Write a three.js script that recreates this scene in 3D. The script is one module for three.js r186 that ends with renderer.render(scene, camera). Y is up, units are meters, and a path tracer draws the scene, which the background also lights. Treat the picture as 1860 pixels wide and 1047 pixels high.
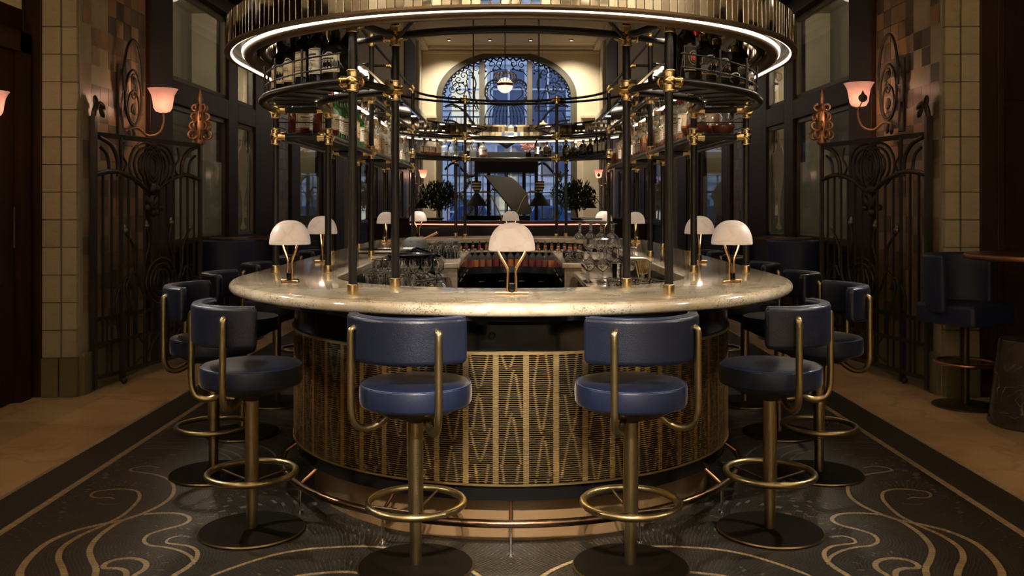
import * as THREE from 'three';
import { mergeGeometries, mergeVertices, toCreasedNormals } from 'three/addons/utils/BufferGeometryUtils.js';
import { RectAreaLightUniformsLib } from 'three/addons/lights/RectAreaLightUniformsLib.js';

RectAreaLightUniformsLib.init();
const scene = new THREE.Scene();

// ---------------------------------------------------------------- camera, sky, exposure
// Depth d runs away from the camera: world z = -d. Focal length 1660 px on a 1860 x 1047 frame, lens shifted down.
const F = 1660, EYE = 1.47, CX = 928, CY = 371;
const camera = new THREE.PerspectiveCamera(2 * Math.atan(523.5 / F) * 180 / Math.PI, 1860 / 1047, 0.1, 120);
camera.position.set(0, EYE, 0);
camera.lookAt(0, EYE, -10);
camera.setViewOffset(1860, 1047, 930 - CX, 523.5 - CY, 1860, 1047);
camera.updateProjectionMatrix();
scene.add(camera);
const renderer = new THREE.WebGLRenderer();
renderer.toneMapping = THREE.LinearToneMapping;
renderer.toneMappingExposure = 1.0;
renderer.shadowMap.enabled = true;
scene.background = new THREE.Color().setRGB(0.85, 1.08, 1.75);      // blue dusk outside the arched window

const V = (x, y, d) => new THREE.Vector3(x, y, -d);
const L = {   // light levels in one place
  led: 9, ledGlow: 4, spot: 26, side: 22, over: 9, puck: 4.5, hall: 64, back: 330, sconce: 0.6, lamp: 0.03, shadeGlow: 0.19, shop: 9,
};

// ---------------------------------------------------------------- helpers
let seed = 7;
const rnd = () => { seed |= 0; seed = seed + 0x6D2B79F5 | 0; let t = Math.imul(seed ^ seed >>> 15, 1 | seed); t = t + Math.imul(t ^ t >>> 7, 61 | t) ^ t; return ((t ^ t >>> 14) >>> 0) / 4294967296; };
const rr = (a, b) => a + (b - a) * rnd();
const hash = (x, y) => { let h = Math.imul(x | 0, 374761393) + Math.imul(y | 0, 668265263); h = Math.imul(h ^ h >>> 13, 1274126177); return ((h ^ h >>> 16) >>> 0) / 4294967296; };
const smooth = (t) => t * t * (3 - 2 * t);
function vnoise(x, y, p) {                                   // value noise that repeats every p cells
  const xi = Math.floor(x), yi = Math.floor(y), fx = smooth(x - xi), fy = smooth(y - yi), m = (v) => ((v % p) + p) % p;
  const a = hash(m(xi), m(yi)), b = hash(m(xi + 1), m(yi)), c = hash(m(xi), m(yi + 1)), d = hash(m(xi + 1), m(yi + 1));
  return a + (b - a) * fx + (c - a) * fy + (a - b - c + d) * fx * fy;
}
function fbm(x, y, p, o = 5) { let s = 0, a = 0.5, n = 0; for (let i = 0; i < o; i++) { s += a * vnoise(x + i * 17, y + i * 31, p); n += a; a *= 0.5; x *= 2; y *= 2; p *= 2; } return s / n; }
const clamp = (v, a = 0, b = 1) => Math.min(b, Math.max(a, v));
const mix = (a, b, t) => a + (b - a) * t;
const mix3 = (a, b, t) => [mix(a[0], b[0], t), mix(a[1], b[1], t), mix(a[2], b[2], t)];
function tex(w, h, fn, srgb = true) {                        // fn(u, v) -> 0..255 rgb (sRGB) or grey
  const data = new Uint8Array(w * h * 4);
  for (let j = 0; j < h; j++) for (let i = 0; i < w; i++) {
    const c = fn((i + 0.5) / w, (j + 0.5) / h), k = (j * w + i) * 4;
    if (typeof c === 'number') data[k] = data[k + 1] = data[k + 2] = c; else { data[k] = c[0]; data[k + 1] = c[1]; data[k + 2] = c[2]; }
    data[k + 3] = 255;
  }
  const t = new THREE.DataTexture(data, w, h);
  t.wrapS = t.wrapT = THREE.RepeatWrapping; t.magFilter = THREE.LinearFilter; t.minFilter = THREE.LinearMipmapLinearFilter; t.generateMipmaps = true;
  if (srgb) t.colorSpace = THREE.SRGBColorSpace;
  t.needsUpdate = true;
  return t;
}
const rep = (t, s) => { t.repeat.set(1 / s, 1 / s); return t; };   // one tile of the texture covers s metres
const std = (o) => new THREE.MeshStandardMaterial(o);
const phy = (o) => new THREE.MeshPhysicalMaterial(o);
const lin = (r, g, b) => new THREE.Color().setRGB(r, g, b);

const taken = new Map();
function numbered(n) { const k = taken.get(n) || 0; taken.set(n, k + 1); return k ? `${n}_${String(k).padStart(3, '0')}` : n; }
function mesh(name, geo, mat, parent) { const m = new THREE.Mesh(geo, mat); m.name = name; m.castShadow = m.receiveShadow = true; if (parent) parent.add(m); return m; }
function tag(o, label, category, group) { o.userData.label = label; o.userData.category = category; if (group) o.userData.group = group; return o; }
function thing(name, label, category, pos, group) { const g = new THREE.Group(); g.name = numbered(name); scene.add(g); if (pos) g.position.copy(pos); return tag(g, label, category, group); }
function solo(name, geo, mat, label, category, group) { const m = mesh(numbered(name), geo, mat, scene); return tag(m, label, category, group); }
function struct(name, label, category) { const g = new THREE.Group(); g.name = name; scene.add(g); g.userData.kind = 'structure'; return tag(g, label, category); }
function dup(src, pos, turn, label, group) { const c = src.clone(); c.name = numbered(src.name.replace(/_\d\d\d$/, '')); scene.add(c); c.position.copy(pos); c.rotation.y = turn; if (label) c.userData = { ...src.userData, label }; else c.userData = { ...src.userData }; if (group) c.userData.group = group; return c; }

function boxUV(g) {                                          // uv in metres, by the way each face points
  g = g.index ? g.toNonIndexed() : g;
  const p = g.attributes.position, n = p.count, uv = new Float32Array(n * 2);
  for (let i = 0; i < n; i += 3) {
    const ax = p.getX(i + 1) - p.getX(i), ay = p.getY(i + 1) - p.getY(i), az = p.getZ(i + 1) - p.getZ(i), bx = p.getX(i + 2) - p.getX(i), by = p.getY(i + 2) - p.getY(i), bz = p.getZ(i + 2) - p.getZ(i);
    const nx = Math.abs(ay * bz - az * by), ny = Math.abs(az * bx - ax * bz), nz = Math.abs(ax * by - ay * bx);
    for (let k = i; k < i + 3; k++) {
      const x = p.getX(k), y = p.getY(k), z = p.getZ(k);
      if (ny >= nx && ny >= nz) { uv[2 * k] = x; uv[2 * k + 1] = z; } else if (nx >= nz) { uv[2 * k] = z; uv[2 * k + 1] = y; } else { uv[2 * k] = x; uv[2 * k + 1] = y; }
    }
  }
  g.setAttribute('uv', new THREE.BufferAttribute(uv, 2));
  return g;
}
function merge(list) { return mergeGeometries(list.map((g) => { const n = g.index ? g.toNonIndexed() : g; for (const k of Object.keys(n.attributes)) if (!['position', 'normal', 'uv'].includes(k)) n.deleteAttribute(k); return n; })); }
// box from corner to corner: x0..x1, y0..y1, depth d0..d1
function box(x0, x1, y0, y1, d0, d1, bev = 0) {
  const w = Math.abs(x1 - x0), h = Math.abs(y1 - y0), d = Math.abs(d1 - d0);
  const g = bev ? rbox(w, h, d, bev, 1, 1, 1) : new THREE.BoxGeometry(w, h, d);
  g.translate((x0 + x1) / 2, (y0 + y1) / 2, -(d0 + d1) / 2);
  return boxUV(g);
}
function rbox(w, h, d, r, nx = 1, ny = 1, nz = 1) {          // box with rounded edges, cut finely enough to be bent
  const ticks = (len, n) => { const hl = len / 2, a = []; for (const t of [0, 0.35, 0.7, 1]) a.push(-hl + r * t); for (let i = 1; i < n; i++) a.push(-hl + r + (len - 2 * r) * i / n); for (const t of [0, 0.3, 0.65, 1]) a.push(hl - r + r * t); return a; };
  const X = ticks(w, nx), Y = ticks(h, ny), Z = ticks(d, nz), g = new THREE.BoxGeometry(w, h, d, X.length - 1, Y.length - 1, Z.length - 1), p = g.attributes.position;
  const snap = (v, len, T) => T[Math.round((v / len + 0.5) * (T.length - 1))];
  const v = new THREE.Vector3(), c = new THREE.Vector3();
  for (let i = 0; i < p.count; i++) {
    v.set(snap(p.getX(i), w, X), snap(p.getY(i), h, Y), snap(p.getZ(i), d, Z));
    c.set(clamp(v.x, -w / 2 + r, w / 2 - r), clamp(v.y, -h / 2 + r, h / 2 - r), clamp(v.z, -d / 2 + r, d / 2 - r));
    v.sub(c); if (v.lengthSq() > 1e-12) v.normalize().multiplyScalar(r); v.add(c);
    p.setXYZ(i, v.x, v.y, v.z);
  }
  g.deleteAttribute('uv'); g.deleteAttribute('normal');
  const m = mergeVertices(g, 1e-6); m.computeVertexNormals();
  return m;
}
const cyl = (r0, r1, h, n = 16) => new THREE.CylinderGeometry(r1, r0, h, n).translate(0, h / 2, 0);
const lathe = (pts, n = 24) => { const g = new THREE.LatheGeometry(pts.map(([x, y]) => new THREE.Vector2(Math.max(x, 0), y)), n); return g; };
const tube = (pts, r, n = 24, m = 8, closed = false) => new THREE.TubeGeometry(new THREE.CatmullRomCurve3(pts, closed, 'centripetal'), n, r, m, closed);
function bar(a, b, r, m = 10) { const d = b.clone().sub(a), g = new THREE.CylinderGeometry(r, r, d.length(), m); g.applyQuaternion(new THREE.Quaternion().setFromUnitVectors(new THREE.Vector3(0, 1, 0), d.clone().normalize())); g.translate((a.x + b.x) / 2, (a.y + b.y) / 2, (a.z + b.z) / 2); return g; }
function flatBar(a, b, w, t) { const d = b.clone().sub(a), g = new THREE.BoxGeometry(w, d.length(), t); g.applyQuaternion(new THREE.Quaternion().setFromUnitVectors(new THREE.Vector3(0, 1, 0), d.clone().normalize())); g.translate((a.x + b.x) / 2, (a.y + b.y) / 2, (a.z + b.z) / 2); return g; }
const ball = (r, x, y, z, n = 12) => new THREE.SphereGeometry(r, n, Math.max(6, n - 4)).translate(x, y, z);

// the oval plan of the bar: two half circles about (0, DF) and (0, DR); u is the distance out from their centre line
const DF = 5.05, DR = 9.75;
function oval(nArc = 72, nSt = 10) {
  const P = [];
  for (let i = 0; i <= nArc; i++) { const a = -Math.PI / 2 + Math.PI * i / nArc; P.push([0, DF, Math.sin(a), -Math.cos(a)]); }
  for (let i = 1; i < nSt; i++) P.push([0, mix(DF, DR, i / nSt), 1, 0]);
  for (let i = 0; i <= nArc; i++) { const a = Math.PI / 2 + Math.PI * i / nArc; P.push([0, DR, Math.sin(a), -Math.cos(a)]); }
  for (let i = 1; i <= nSt; i++) P.push([0, mix(DR, DF, i / nSt), -1, 0]);
  return P;
}
function arc(a0, a1, n, c = DF) { const P = []; for (let i = 0; i <= n; i++) { const a = (a0 + (a1 - a0) * i / n) * Math.PI / 180; P.push([0, c, Math.sin(a), -Math.cos(a)]); } return P; }
function sweep(path, prof, { closed = false, crease = 0.6, squash = null, caps = false } = {}) {
  const n = path.length, m = prof.length, pos = [], uv = [], idx = [];
  let s = 0; const at = ([cx, cd, nx, nd], [u, y]) => { const k = squash ? squash(u, nx, nd) : [u, u]; return [cx + nx * k[0], y, -(cd + nd * k[1])]; };
  let last = null; const len = [0]; for (let j = 1; j <= m; j++) { const a = prof[j - 1], b = prof[j % m]; len.push(len[j - 1] + Math.hypot(b[0] - a[0], b[1] - a[1])); }
  for (let i = 0; i < n; i++) {
    const q = at(path[i], prof[0]); if (last) s += Math.hypot(q[0] - last[0], q[2] - last[2]); last = q;
    for (let j = 0; j <= m; j++) { pos.push(...at(path[i], prof[j % m])); uv.push(s, len[j]); }
  }
  const W = m + 1;
  for (let i = 0; i < n - 1; i++) for (let j = 0; j < m; j++) { const a = i * W + j, b = a + 1, c = a + W, d = c + 1; idx.push(a, c, b, b, c, d); }
  if (caps && !closed) { const tri = THREE.ShapeUtils.triangulateShape(prof.map(([x, y]) => new THREE.Vector2(x, y)), []); for (const [a, b, c] of tri) { idx.push(a, b, c); const o = (n - 1) * W; idx.push(o + c, o + b, o + a); } }
  const g = new THREE.BufferGeometry();
  g.setAttribute('position', new THREE.Float32BufferAttribute(pos, 3)); g.setAttribute('uv', new THREE.Float32BufferAttribute(uv, 2)); g.setIndex(idx);
  return toCreasedNormals(g, crease);
}
const ring = (u, y, r, n = 10) => Array.from({ length: n }, (_, i) => [u + r * Math.cos(2 * Math.PI * i / n), y + r * Math.sin(2 * Math.PI * i / n)]);
const OP = oval();
const at = (u, deg, y, c = DF) => V(u * Math.sin(deg * Math.PI / 180), y, c - u * Math.cos(deg * Math.PI / 180));

// ---------------------------------------------------------------- materials
const grainT = rep(tex(256, 256, (u, v) => 255 * clamp(fbm(u * 80, v * 80, 80, 2) * 1.0), false), 0.16);
const scratchT = rep(tex(256, 256, (u, v) => 120 + 90 * fbm(u * 6, v * 90, 6, 3), false), 0.3);
const marbleT = rep(tex(1024, 1024, (u, v) => {
  const a = fbm(u * 5 + 0.35 * fbm(u * 9, v * 9, 9, 3), v * 5, 5, 6), vein = Math.abs(fbm(u * 4 + 2, v * 8 + 1, 4, 5) - 0.5);
  let c = mix3([190, 179, 158], [160, 145, 121], clamp((a - 0.35) * 2.2));
  c = mix3(c, [206, 200, 188], clamp((fbm(u * 16, v * 16, 16, 4) - 0.5) * 2.4));
  c = mix3(c, [140, 120, 94], clamp(1 - vein * 18) * 0.4);
  const sp = fbm(u * 400, v * 400, 400, 2), gate = fbm(u * 9 + 3, v * 9, 9, 4);
  c = mix3(c, [104, 86, 66], 0.75 * clamp((sp - 0.76 + 0.22 * clamp((gate - 0.50) * 4)) * 10));
  return c;
}), 1.3);
const floorMarbleT = rep(tex(512, 512, (u, v) => {
  const a = fbm(u * 4, v * 4, 4, 6), vein = Math.abs(fbm(u * 3 + 5, v * 3, 3, 5) - 0.5);
  let c = mix3([212, 178, 136], [188, 152, 112], clamp((a - 0.3) * 2)); return mix3(c, [158, 126, 94], clamp(1 - vein * 30) * 0.3);
}), 1.6);
const greyMarbleT = rep(tex(512, 512, (u, v) => { const a = fbm(u * 6, v * 6, 6, 6), w = 0.5 * fbm(u * 5 + 2, v * 5, 5, 4), vein = Math.min(Math.abs(fbm(u * 7 + w * 3, v * 2, 7, 3) - 0.52), Math.abs(fbm(u * 2 + 9, v * 6 + w * 3, 2, 3) - 0.48) * 1.4); return mix3(mix3([78, 68, 62], [46, 40, 38], a), [186, 178, 168], clamp(1 - vein * 80) * 0.7 * clamp(fbm(u * 6 + 5, v * 6 + 1, 6, 2) * 2.2 - 0.5)); }), 0.8);
const woodT = rep(tex(512, 512, (u, v) => { const g = fbm(u * 40 + 3 * fbm(u * 4, v * 3, 4, 3), v * 3, 40, 4), b = fbm(u * 5, v * 2, 5, 3); return mix3([54, 26, 15], [30, 13, 7], clamp(g * 0.7 + b * 0.5)); }), 0.9);
const stoneT = rep(tex(512, 512, (u, v) => { const a = fbm(u * 6, v * 6, 6, 5), b = fbm(u * 60, v * 60, 60, 2); return mix3(mix3([156, 143, 118], [134, 121, 96], a), [112, 99, 78], clamp((b - 0.62) * 1.2)); }), 0.9);
const plasterT = rep(tex(256, 256, (u, v) => { const a = fbm(u * 5, v * 5, 5, 5); return mix3([204, 190, 160], [190, 174, 144], a); }), 2);
const alabT = rep(tex(512, 512, (u, v) => { const a = fbm(u * 5, v * 5, 5, 5), vein = Math.abs(fbm(u * 3 + 0.6 * fbm(u * 6, v * 6, 6, 3), v * 3, 3, 4) - 0.5); return mix3(mix3([246, 236, 230], [226, 212, 206], a), [200, 184, 176], clamp(1 - vein * 22) * 0.26); }), 0.28);
const ironT = rep(tex(128, 128, (u, v) => mix3([66, 58, 50], [34, 29, 25], fbm(u * 12, v * 12, 12, 4))), 0.2);

const M = {
  leather: phy({ color: lin(0.0062, 0.0092, 0.0225), roughness: 0.35, bumpMap: grainT, bumpScale: 0.0007, sheen: 0.12, sheenRoughness: 0.5, sheenColor: lin(0.42, 0.40, 0.40) }),
  leatherSeat: phy({ color: lin(0.0072, 0.0115, 0.032), roughness: 0.40, bumpMap: grainT, bumpScale: 0.00025, sheen: 1.0, sheenRoughness: 0.45, sheenColor: lin(0.50, 0.44, 0.38) }),
  piping: std({ color: lin(0.03, 0.042, 0.11), roughness: 0.35 }),
  navy: phy({ color: lin(0.008, 0.013, 0.040), roughness: 0.55, bumpMap: grainT, bumpScale: 0.0004 }),
  bronze: std({ color: lin(0.35, 0.275, 0.145), metalness: 1, roughness: 0.52, roughnessMap: scratchT }),
  darkBronze: std({ color: lin(0.075, 0.052, 0.030), metalness: 0.85, roughness: 0.42 }),
  baseTop: phy({ color: lin(0.010, 0.0075, 0.005), roughness: 0.7, specularIntensity: 0.12 }),
  brass: std({ color: lin(0.84, 0.65, 0.34), metalness: 1, roughness: 0.22 }),
  fret: std({ color: lin(0.74, 0.55, 0.28), metalness: 1, roughness: 0.30 }),
  copper: std({ color: lin(0.42, 0.20, 0.11), metalness: 1, roughness: 0.3 }),
  tube: std({ color: lin(0.020, 0.018, 0.017), metalness: 0.3, roughness: 0.34 }),
  black: std({ color: lin(0.004, 0.004, 0.0045), roughness: 0.14 }),
  void: phy({ color: lin(0.006, 0.005, 0.005), roughness: 0.9, specularIntensity: 0.1 }),
  matte: std({ color: lin(0.012, 0.011, 0.011), roughness: 0.7 }),
  steel: std({ color: lin(0.62, 0.61, 0.59), metalness: 1, roughness: 0.2 }),
  chrome: std({ color: lin(0.8, 0.8, 0.8), metalness: 1, roughness: 0.07 }),
  mirror: std({ color: lin(0.62, 0.58, 0.52), metalness: 1, roughness: 0.05 }),
  mirrorDark: std({ color: lin(0.34, 0.27, 0.20), metalness: 1, roughness: 0.12 }),
  bronzeBand: std({ color: lin(0.24, 0.18, 0.125), metalness: 1, roughness: 0.42 }),
  marble: phy({ map: marbleT, roughness: 0.09 }),
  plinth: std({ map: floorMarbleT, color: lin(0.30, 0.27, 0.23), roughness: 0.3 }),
  floorMarble: phy({ map: floorMarbleT, roughness: 0.16 }),
  floorStone: phy({ map: floorMarbleT, color: lin(0.80, 0.86, 0.88), roughness: 0.22 }),
  greyMarble: phy({ map: greyMarbleT, roughness: 0.16 }),
  wood: phy({ map: woodT, roughness: 0.48, specularIntensity: 0.45 }),
  tableWood: phy({ map: woodT, color: lin(2.4, 2.2, 2.0), roughness: 0.3 }),
  stone: std({ map: stoneT, roughness: 0.6 }),
  stoneB: std({ map: stoneT, color: lin(0.86, 0.84, 0.80), roughness: 0.6 }),
  plaster: std({ map: plasterT, roughness: 0.85 }),
  greenStone: std({ map: stoneT, color: lin(0.40, 0.42, 0.28), roughness: 0.35 }),
  alab: phy({ map: alabT, roughness: 0.4, emissive: lin(1, 0.86, 0.76), emissiveMap: alabT, emissiveIntensity: L.shadeGlow }),
  iron: std({ map: ironT, metalness: 0.55, roughness: 0.42 }),
  glass: phy({ color: lin(0.98, 0.985, 0.985), roughness: 0.02, transmission: 1, thickness: 0.005, ior: 1.5 }),
  pane: phy({ color: lin(0.80, 0.82, 0.80), roughness: 0.02, transmission: 1, thickness: 0, ior: 1.5 }),
  frost: phy({ color: lin(0.74, 0.72, 0.63), roughness: 0.85, transmission: 0.7, thickness: 0, ior: 1.5 }),
  shade: phy({ color: lin(0.92, 0.66, 0.60), roughness: 0.35, transmission: 0.28, thickness: 0, emissive: lin(1, 0.52, 0.42), emissiveIntensity: 0.20 }),
  bulb: std({ color: lin(1, 0.9, 0.8), emissive: lin(1, 0.72, 0.45), emissiveIntensity: 9 }),
  led: std({ color: lin(1, 1, 1), emissive: lin(1, 0.80, 0.58), emissiveIntensity: L.ledGlow }),
  white: std({ color: lin(0.75, 0.74, 0.7), roughness: 0.5 }),
  cream: std({ color: lin(0.62, 0.52, 0.36), roughness: 0.6 }),
};

// ---------------------------------------------------------------- lights that belong to the hall
const spots = [];
function downlight(x, y, d, tx, ty, td, power, angle, label, group, color = [1, 0.90, 0.76]) {
  const g = thing('ceiling_spotlight', label, 'spotlight', V(x, y, d), group);
  const dir = V(tx - x, ty - y, td - d).normalize(), q = new THREE.Quaternion().setFromUnitVectors(new THREE.Vector3(0, -1, 0), dir);
  const can = lathe([[0.055, 0], [0.075, 0], [0.075, 0.16], [0.02, 0.18], [0, 0.18]], 20); can.applyQuaternion(q);
  mesh('housing', can, M.matte, g);
  if (y < CEIL - 0.1) mesh('stem', bar(new THREE.Vector3(0, 0.1, 0), new THREE.Vector3(0, CEIL - y, 0), 0.007, 8), M.matte, g);
  const lens = new THREE.SphereGeometry(0.05, 18, 10).scale(1, 0.7, 1); lens.applyQuaternion(q);
  mesh('lens', lens, M.spotLens, g);
  const s = new THREE.SpotLight(lin(...color), power, 0, angle, 0.75, 2);
  s.position.copy(dir.clone().multiplyScalar(0.055)); s.target.position.copy(V(tx - x, ty - y, td - d)); s.shadow.radius = 2.5; s.castShadow = true;
  g.add(s); g.add(s.target);
  return g;
}
M.spotLens = std({ color: lin(1, 1, 1), emissive: lin(1, 0.84, 0.65), emissiveIntensity: 4 });

// ---------------------------------------------------------------- floor
const FLOOR_Y = 0;
const px2f = (x, y) => { const d = EYE * F / (y - CY); return [(x - CX) / F * d, d]; };
function mosaicTexture() {
  const W = 1536, H = 2048, X0 = -2.262, DW = 2.262, D0 = 3.3, DD = 4.1;
  const c5 = (pts) => pts.map(([a, b]) => px2f(a / 2.637, 650 + b / 2.637));
  const raw = [
    [c5([[760, 527], [700, 520], [645, 528], [620, 540], [660, 548], [740, 560], [800, 580], [830, 610], [825, 660], [780, 700], [700, 740], [600, 775], [480, 800], [360, 830], [240, 880], [160, 940], [110, 1000], [95, 1040], [130, 1080], [260, 1100]]), 0.013, 0.030],
    [c5([[548, 677], [520, 670], [470, 672], [438, 665], [450, 645], [520, 633], [600, 630], [655, 640], [668, 670], [640, 710], [580, 760], [480, 810], [380, 855], [300, 910], [280, 960], [300, 1010], [310, 1060], [290, 1130]]), 0.013, 0.026],
    [c5([[930, 990], [915, 955], [860, 925], [790, 908], [720, 900], [690, 880], [710, 850], [780, 825], [860, 805], [903, 785], [905, 765], [860, 748], [780, 745], [680, 752], [600, 775], [520, 820], [460, 870], [430, 920], [440, 970], [460, 1010], [450, 1060], [420, 1120]]), 0.014, 0.026],
    [c5([[905, 857], [850, 856], [805, 870], [800, 888], [850, 895], [910, 905], [945, 930], [935, 970], [890, 1010], [830, 1047], [780, 1110]]), 0.010, 0.026],
    [c5([[610, 1110], [640, 1047], [690, 1015], [700, 985], [660, 965], [600, 962], [540, 972], [500, 992], [500, 1008], [560, 1010], [600, 1022], [600, 1060], [560, 1120]]), 0.022, 0.022],
    [[[383, 1047], [417, 1034], [455, 1021], [500, 1008], [550, 999], [600, 995], [660, 993], [724, 998], [790, 1012], [860, 1040], [900, 1075]].map((p) => px2f(...p)), 0.018, 0.018],
    [[[480, 1075], [520, 1052], [580, 1042], [640, 1040], [690, 1052]].map((p) => px2f(...p)), 0.020, 0.020],
  ];
  const S = [];                                              // dense points: x, d, half width, length along, curve
  raw.forEach(([pts, w0, w1], k) => {
    const c = new THREE.CatmullRomCurve3(pts.map(([x, d]) => new THREE.Vector3(x, 0, d)), false, 'centripetal'), n = Math.ceil(c.getLength() / 0.012), q = c.getSpacedPoints(n), len = c.getLength();
    q.forEach((p, i) => S.push([p.x, p.z, mix(w0, w1, smooth(i / n)) * (i < 4 ? 0.5 + i / 8 : 1) / 2, len * i / n + k * 3.7, k]));
  });
  const G = 0.012, gw = Math.ceil(DW / G) + 1, gh = Math.ceil(DD / G) + 1, near = new Int32Array(gw * gh);
  for (let j = 0; j < gh; j++) for (let i = 0; i < gw; i++) {
    const x = X0 + i * G, d = D0 + j * G; let b = 0, m = 1e9;
    for (let s = 0; s < S.length; s += 1) { const dx = S[s][0] - x, dd = S[s][1] - d, e = dx * dx + dd * dd; if (e < m) { m = e; b = s; } }
    near[j * gw + i] = b;
  }
  const data = new Uint8Array(W * H * 4), bump = new Uint8Array(W * H * 4);
  const T = 0.0145;
  for (let j = 0; j < H; j++) for (let i = 0; i < W; i++) {
    const x = X0 + (i + 0.5) / W * DW, d = D0 + (j + 0.5) / H * DD;
    const b = near[Math.min(gh - 1, Math.round((d - D0) / G)) * gw + Math.min(gw - 1, Math.round((x - X0) / G))];
    let best = 1e9, along = 0, hw = 0;
    for (let s = Math.max(0, b - 2); s < Math.min(S.length - 1, b + 2); s++) {
      const p = S[s], q = S[s + 1]; if (p[4] !== q[4]) continue;
      const ex = q[0] - p[0], ed = q[1] - p[1], t = clamp(((x - p[0]) * ex + (d - p[1]) * ed) / (ex * ex + ed * ed)), dx = x - p[0] - ex * t, dd = d - p[1] - ed * t, e = Math.hypot(dx, dd);
      if (e < best) { best = e; along = mix(p[3], q[3], t); hw = mix(p[2], q[2], t); if (ex * dd - ed * dx < 0) along += 0.007; }
    }
    const r = best - hw; let col, g;
    if (r < 0) {                                             // the cream inlay: one or two rows of larger stones
      const row = Math.floor(best / 0.012), a = along / 0.024 + row * 0.5, f = a - Math.floor(a), h = hash(Math.floor(a) + 911, row + 77);
      g = Math.min(f, 1 - f) * 0.024 < 0.0012 ? 0 : 1;
      col = g ? mix3([182, 158, 124], [152, 130, 98], h) : [80, 70, 54];
    } else {
      const row = Math.floor(r / T), fr = r / T - row;
      let stretch = 0.016;
      const a = along / stretch + hash(row, 5) * 7, ai = Math.floor(a), f = a - ai, h = hash(ai + 31, row * 13 + Math.round(along * 0.3)), h2 = hash(ai, row + 500);
      g = (fr < 0.11 || f < 0.10) ? 0 : 1;
      col = g ? mix3(mix3([18, 17, 15], [36, 34, 29], h), [10, 10, 9], h2 > 0.8 ? 0.8 : 0) : [104, 97, 82];
    }
    const k = (j * W + i) * 4; data[k] = col[0]; data[k + 1] = col[1]; data[k + 2] = col[2]; data[k + 3] = 255;
    bump[k] = bump[k + 1] = bump[k + 2] = g ? 220 : 90; bump[k + 3] = 255;
  }
  const mk = (dt) => { const t = new THREE.DataTexture(dt, W, H); t.magFilter = THREE.LinearFilter; t.minFilter = THREE.LinearMipmapLinearFilter; t.generateMipmaps = true; t.needsUpdate = true; return t; };
  const c = mk(data), bm = mk(bump); c.colorSpace = THREE.SRGBColorSpace;
  return { c, bm, X0, DW, D0, DD };
}
const tesseraT = rep(tex(512, 512, (u, v) => { const n = 32, y = v * n, r = Math.floor(y), x = u * n + (r % 2) * 0.5, c = Math.floor(x), h = hash(c % n, r); return (x - c < 0.1 || y - r < 0.1) ? [84, 78, 66] : mix3([18, 17, 15], [38, 36, 31], h); }), 0.47);
const borderT = rep(tex(128, 512, (u, v) => { const y = v * 20, r = Math.floor(y), x = u * 2, c = Math.floor(x), h = hash(c, r); return (x - c < 0.08 || y - r < 0.06) ? [90, 80, 62] : mix3([186, 166, 130], [160, 138, 104], h); }), 0.5);
borderT.repeat.set(1 / 0.05, 1 / 0.5);
M.mosaicPlain = phy({ map: tesseraT, roughness: 0.42 });
M.border = std({ map: borderT, roughness: 0.34 });
{
  const g = struct('floor', 'dark mosaic floor with cream whiplash scrolls and peach marble margins', 'floor');
  const mo = mosaicTexture();
  M.mosaic = phy({ map: mo.c, roughness: 0.42, bumpMap: mo.bm, bumpScale: 0.00015 });
  const quad = (x0, x1, d0, d1, uvs) => { const q = new THREE.BoxGeometry(x1 - x0, 0.1, d1 - d0); q.translate((x0 + x1) / 2, FLOOR_Y - 0.05, -(d0 + d1) / 2); if (!uvs) return boxUV(q); const p = q.attributes.position, uv = q.attributes.uv; for (let i = 0; i < p.count; i++) uv.setXY(i, uvs(p.getX(i), -p.getZ(i))[0], uvs(p.getX(i), -p.getZ(i))[1]); return q; };
  mesh('mosaic_field', quad(mo.X0, 0, mo.D0, mo.D0 + mo.DD, (x, d) => [(x - mo.X0) / mo.DW, (d - mo.D0) / mo.DD]), M.mosaic, g);
  mesh('mosaic_field', quad(0, -mo.X0, mo.D0, mo.D0 + mo.DD, (x, d) => [(-x - mo.X0) / mo.DW, (d - mo.D0) / mo.DD]), M.mosaic, g);
  mesh('mosaic_field', merge([quad(-2.262, 2.262, mo.D0 + mo.DD, 34.3), quad(-2.262, 2.262, -9, mo.D0)]), M.mosaicPlain, g);
  for (const s of [-1, 1]) {
    const strip = (a, b, m, n) => mesh(n, quad(Math.min(s * a, s * b), Math.max(s * a, s * b), -9, 34.3), m, g);
    strip(2.262, 2.302, M.border, 'border_line');
    strip(2.302, 2.535, M.mosaicPlain, 'border_band');
    strip(2.535, 2.565, M.border, 'border_line');
    strip(2.565, 3.10, M.floorMarble, 'marble_margin');
    strip(3.10, 4.7, M.floorStone, 'stone_margin');
  }
}

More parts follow.
